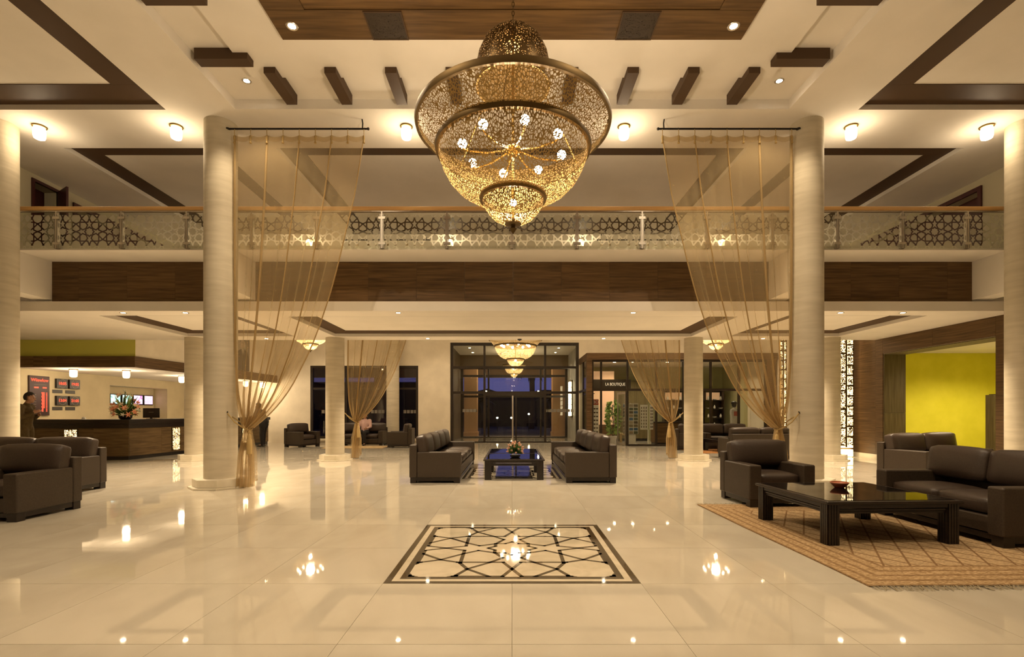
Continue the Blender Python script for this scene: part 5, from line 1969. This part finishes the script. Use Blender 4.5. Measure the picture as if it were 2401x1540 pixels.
# plant in the boutique
pl = thing('potted_plant', 'tall leafy potted plant lit inside the boutique', 'plant', (4.20, 20.6, 0))
MB().lathe([(.001, 0), (.13, 0), (.17, .30), (.15, .31), (.001, .29)], 20).obj('pot', M_CONC, pl, smooth=True)
MB().tube([(0, 0, .25), (.02, 0, .9), (-.02, .02, 1.6)], .018, 6).obj('stem', M_BARK, pl)
rng = random.Random(21)
lfm = [leaf_blade(.19, .09, .4).mesh('leaf'), leaf_blade(.16, .08, .2).mesh('leaf')]
lfm[0].materials.append(M_GREEN2)
lfm[1].materials.append(M_GREEN if False else mat('leaf_mid', (.10, .19, .035), .45))
for k in range(230):
    z = rng.uniform(.38, 1.75)
    rr = .26 * math.sin(PI * min(1, (z - .2) / 1.65)) ** .5 * rng.uniform(.3, 1)
    a = rng.uniform(0, 2 * PI)
    o = link('leaf', lfm[k % 2], None, pl, loc=(rr * math.cos(a), rr * math.sin(a), z))
    aim(o, (math.cos(a), math.sin(a), rng.uniform(-.6, .8)))
# stool and mannequin
st_ = thing('beige_stool', 'small beige curved stool inside the boutique door', 'stool', (4.78, 20.9, 0))
MB().box(-.2, .2, -.18, .18, .34, .42).obj('seat', M_BEIGE, st_, bevel=.03)
for s in (-1, 1):
    MB().box(s * .18 - .02, s * .18 + .02, -.16, .16, 0, .345).obj('side', M_BEIGE, st_, bevel=.015)
mn = thing('display_mannequin', 'shop mannequin bust with dark cap and red printed shirt', 'mannequin', (8.80, 19.6, 0))
MB().lathe([(.001, 0), (.16, 0), (.16, .02), (.02, .04), (.02, .85)], 20).obj('stand', M_BLACK, mn, smooth=True)
MB().lathe([(.02, .80), (.13, .84), (.145, 1.0), (.13, 1.10), (.165, 1.28), (.15, 1.40), (.06, 1.45), (.05, 1.50)], 24).obj('torso', mat('pale_shirt', (.45, .42, .36), .8), mn, smooth=True)
MB().box(-.08, .08, -.168, -.155, 1.15, 1.33).obj('red_print', mat('print_red', (.32, .06, .05), .6), mn)
MB().ball((0, 0, 1.60), .105, 12, (.85, 1, 1.2)).obj('head', M_CLOCK, mn, smooth='all')
MB().lathe([(.115, 1.62), (.11, 1.69), (.06, 1.735), (.001, 1.74)], 20).obj('cap', M_CLOCK, mn, smooth=True)

# lamps of the side room and the upper gallery
yl = spot_lamp(14.6, 14.2, 3.30, POWER['yellow'], 'downlight washing the yellow wall of the side room', 'downlights of the side room', .06, 150, M_DOWN)
spot_lamp(12.4, 12.0, 3.30, POWER['yellow'] * .6, 'downlight near the opening of the side room', 'downlights of the side room', .06, 150, M_DOWN)


# ================================================================== PEOPLE
M_SKIN = mat('skin', (.42, .22, .13), .55)
M_HAIR = mat('dark_hair', (.018, .011, .008), .7)
M_COAT = noise_colour(mat('olive_brown_coat', rough=.9, spec=.15), (.085, .058, .026), (.11, .076, .034), coord='Object', nscale=30)
M_TROUS = mat('dark_trousers', (.035, .026, .018), .9)
M_SUITC = mat('black_suit', (.012, .010, .010), .8)
M_PALE = mat('pale_pink_shirt', (.55, .36, .32), .85)
M_SHOE = mat('black_shoes', (.015, .012, .01), .4)


def blob(parts, name, m, parent, voxel, smooth=6):
    """one continuous surface grown round a set of tapered limbs and ellipsoids"""
    g = MB()
    for p in parts:
        if p[0] == 'l':
            _, a, b, ra, rb = p
            a, b = Vector(a), Vector(b)
            n = 5
            g.tube([a.lerp(b, i / n) for i in range(n + 1)], [ra + (rb - ra) * i / n for i in range(n + 1)], 12)
            g.ball(a, ra, 8)
            g.ball(b, rb, 8)
        else:
            _, c, r, sz = p
            g.ball(c, r, 12, sz)
    o = g.obj(name, m, parent, smooth='all')
    md = o.modifiers.new('remesh', 'REMESH')
    md.mode = 'VOXEL'
    md.voxel_size = voxel
    md.use_smooth_shade = True
    ms = o.modifiers.new('smooth', 'SMOOTH')
    ms.factor = .5
    ms.iterations = smooth
    return o


def hand_parts(wr, dv, up, sgn, curl=.5):
    """palm with four unequal bent fingers and a side thumb; dv forearm direction, up = back of hand"""
    dv, up = Vector(dv).normalized(), Vector(up).normalized()
    side = dv.cross(up) * sgn
    P = []
    wr = Vector(wr)
    palm = wr + dv * .05
    for k in (-1, -.33, .33, 1):
        P.append(('l', wr + dv * .01 + side * k * .018, wr + dv * .085 + side * k * .030, .017, .013))
    for k, L in zip((-1, -.33, .33, 1), (.060, .072, .076, .066)):
        b0 = wr + dv * .088 + side * k * .030
        d1 = (dv - up * curl * .5).normalized()
        d2 = (dv - up * curl * 1.3).normalized()
        m_ = b0 + d1 * L * .55
        P += [('l', b0, m_, .0095, .0088), ('l', m_, m_ + d2 * L * .5, .0088, .0075)]
    t0 = wr + dv * .03 + side * 1.0 * .032
    t1 = t0 + (dv * .7 + side * .8 - up * .3).normalized() * .04
    P += [('l', t0, t1, .013, .0105), ('l', t1, t1 + (dv * .95 + side * .25 - up * .3).normalized() * .034, .0105, .0085)]
    return P


def person(label, loc, rot, pose, coat, trousers, shirt_open=None, coat_len=.80, height=1.76):
    """faces local +x; pose: joint positions in metres for a 1.76 m figure"""
    J = pose
    k = height / 1.76
    S = lambda v: Vector(v) * k
    neck, head = S(J['neck']), S(J['head'])
    P = [('l', S(J['pelvis']), S(J['chest']), .125 * k, .135 * k), ('e', S(J['chest']), .14 * k, (.85, 1.15, 1.1)), ('e', S(J['pelvis']), .135 * k, (.95, 1.15, .9)),
         ('l', S(J['chest']) + Vector((0, 0, .10 * k)), neck, .075 * k, .055 * k), ('l', neck, head + Vector((0, 0, -.05 * k)), .055 * k, .052 * k)]
    f = Vector(J.get('face', (1, 0, 0))).normalized()
    sd = Vector((-f.y, f.x, 0)).normalized()
    upv = f.cross(sd)
    if upv.z < 0:
        upv = -upv
    P += [('e', head + Vector((0, 0, .02 * k)), .098 * k, (.98, .80, 1.16)), ('e', head + f * .02 * k - upv * .055 * k, .068 * k, (1, .85, .9)),
          ('l', head + f * .088 * k + upv * .012 * k, head + f * .112 * k - upv * .022 * k, .010 * k, .016 * k),
          ('l', head + f * .086 * k - upv * .058 * k + sd * .02 * k, head + f * .086 * k - upv * .058 * k - sd * .02 * k, .010 * k, .010 * k),
          ('l', head + f * .082 * k + upv * .03 * k + sd * .045 * k, head + f * .09 * k + upv * .034 * k - sd * .0 * k, .011 * k, .011 * k),
          ('l', head + f * .082 * k + upv * .03 * k - sd * .045 * k, head + f * .09 * k + upv * .034 * k, .011 * k, .011 * k),
          ('e', head - upv * .09 * k + f * .062 * k, .028 * k, (1, 1, .8))]
    for s in (-1, 1):
        P.append(('e', head + sd * s * .082 * k - upv * .005 * k, .028 * k, (.8, .45, 1.2)))
        sh_, el, wr = S(J['sh%+d' % s]), S(J['el%+d' % s]), S(J['wr%+d' % s])
        P += [('l', S(J['chest']) + Vector((0, s * .07 * k, .10 * k)), sh_, .06 * k, .055 * k), ('l', sh_, el, .052 * k, .04 * k), ('l', el, wr, .042 * k, .026 * k)]
        hd_ = (wr - el).normalized()
        upb = Vector(J.get('hb%+d' % s, (0, s, 0)))
        upb = (upb - hd_ * upb.dot(hd_))
        if upb.length < .05:
            upb = Vector((0, 0, 1))
        P += hand_parts(wr, hd_, upb.normalized(), s)
        hp, kn, an = S(J['hp%+d' % s]), S(J['kn%+d' % s]), S(J['an%+d' % s])
        P += [('l', hp, kn, .085 * k, .058 * k), ('l', kn, an, .058 * k, .036 * k), ('l', an, an + Vector((.16 * k, 0, -.035 * k)), .036 * k, .03 * k)]
    root = blob(P, 'person', M_SKIN, None, .010, 4)
    root.location = loc
    root.rotation_euler = (0, 0, rot)
    tag(root, label, 'person')
    # hair
    hr = MB()
    g = MB().ball((0, 0, 0), .108 * k, 14, (1.02, .86, 1.15))
    keep = []
    for fc in g.f:
        c = sum((Vector(g.v[i]) for i in fc), Vector()) / len(fc)
        fx, uz = c.x, c.z
        if uz > .035 * k + max(0, fx) * .6 or (fx < -.01 and uz > -.075 * k):
            keep.append(fc)
    Mx = Matrix((f, sd, upv)).transposed().to_4x4()
    hr.v = [tuple(head + Vector((0, 0, .024 * k)) + (Mx @ Vector(v)) + Vector((0, 0, .012 * math.sin(v[0] * 90) * math.sin(v[1] * 80) * .4))) for v in g.v]
    hr.f = keep
    ho = hr.obj('hair', M_HAIR, root, smooth='all')
    so = ho.modifiers.new('thick', 'SOLIDIFY')
    so.thickness = .016
    so.offset = 0
    for s in (-1, 1):
        MB().ball(head + f * .088 * k + sd * s * .034 * k + upv * .012 * k, .010 * k, 8).obj('eye', M_HAIR, root, smooth='all')
    # clothes a little larger than the body
    T = [('l', S(J['pelvis']), S(J['chest']), .150 * k, .160 * k), ('e', S(J['chest']), .165 * k, (.86, 1.18, 1.1)), ('e', S(J['pelvis']), .16 * k, (.98, 1.15, .9)),
         ('l', S(J['chest']) + Vector((0, 0, .12 * k)), neck - Vector((0, 0, .03 * k)), .10 * k, .072 * k)]
    for s in (-1, 1):
        sh_, el, wr = S(J['sh%+d' % s]), S(J['el%+d' % s]), S(J['wr%+d' % s])
        T += [('l', S(J['chest']) + Vector((0, s * .07 * k, .10 * k)), sh_, .075 * k, .072 * k), ('l', sh_, el, .072 * k, .058 * k), ('l', el, el.lerp(wr, .93), .058 * k, .042 * k)]
        if coat_len > 0 and 'sit' not in J:
            hp = S(J['hp%+d' % s])
            T.append(('l', hp, hp + (S(J['kn%+d' % s]) - hp) * coat_len * .6, .13 * k, .125 * k))
    blob(T, 'coat', coat, root, .014, 6)
    T = []
    for s in (-1, 1):
        hp, kn, an = S(J['hp%+d' % s]), S(J['kn%+d' % s]), S(J['an%+d' % s])
        T += [('l', hp, kn, .105 * k, .078 * k), ('l', kn, kn.lerp(an, .96), .078 * k, .062 * k)]
    T.append(('e', S(J['pelvis']), .15 * k, (.98, 1.15, .8)))
    blob(T, 'trousers', trousers, root, .014, 5)
    for s in (-1, 1):
        an = S(J['an%+d' % s])
        blob([('l', an + Vector((-.04 * k, 0, -.035 * k)), an + Vector((.17 * k, 0, -.04 * k)), .042 * k, .038 * k), ('l', an, an + Vector((0, 0, -.03 * k)), .045 * k, .045 * k)], 'shoe', M_SHOE, root, .012, 3)
    return root


stand = {'pelvis': (0, 0, .95), 'chest': (.03, 0, 1.27), 'neck': (.06, 0, 1.49), 'head': (.11, 0, 1.62), 'face': (1, .25, -.12),
         'sh+1': (.03, .20, 1.41), 'el+1': (.06, .25, 1.13), 'wr+1': (.22, .12, 1.20), 'sh-1': (.04, -.20, 1.41), 'el-1': (.08, -.26, 1.14), 'wr-1': (.24, -.10, 1.26),
         'hp+1': (0, .095, .90), 'kn+1': (.03, .11, .49), 'an+1': (0, .12, .085), 'hp-1': (0, -.095, .90), 'kn-1': (.06, -.11, .49), 'an-1': (.08, -.12, .085)}
person('person in an olive brown coat standing at the reception desk on the left', (-12.08, 12.25, 0), R(14), stand, M_COAT, M_TROUS, coat_len=.9, height=1.79)
lean = dict(stand)
lean.update({'chest': (.10, 0, 1.24), 'neck': (.16, 0, 1.44), 'head': (.22, 0, 1.56), 'wr+1': (.38, .17, 1.13), 'wr-1': (.38, -.14, 1.13), 'sh+1': (.10, .2, 1.37), 'sh-1': (.10, -.2, 1.37), 'el+1': (.17, .25, 1.13), 'el-1': (.17, -.25, 1.13)})
person('person in a black suit leaning on the far end of the reception desk', (-9.30, 18.55, 0), R(178), lean, M_SUITC, M_SUITC, coat_len=.35, height=1.70)
sit = {'sit': 1, 'pelvis': (0, 0, .56), 'chest': (-.06, 0, .86), 'neck': (-.05, 0, 1.07), 'head': (-.02, 0, 1.19), 'face': (1, .1, -.1),
       'sh+1': (-.06, .19, 1.0), 'el+1': (.02, .24, .75), 'wr+1': (.24, .16, .70), 'sh-1': (-.06, -.19, 1.0), 'el-1': (.02, -.24, .75), 'wr-1': (.24, -.16, .70),
       'hp+1': (.02, .095, .54), 'kn+1': (.46, .11, .53), 'an+1': (.44, .12, .085), 'hp-1': (.02, -.095, .54), 'kn-1': (.46, -.11, .53), 'an-1': (.50, -.12, .085)}
person('seated person in a pale pink shirt on the sofa under the rear window', (-5.78, 19.42, 0), R(-90), sit, M_PALE, M_SUITC, coat_len=0, height=1.70)
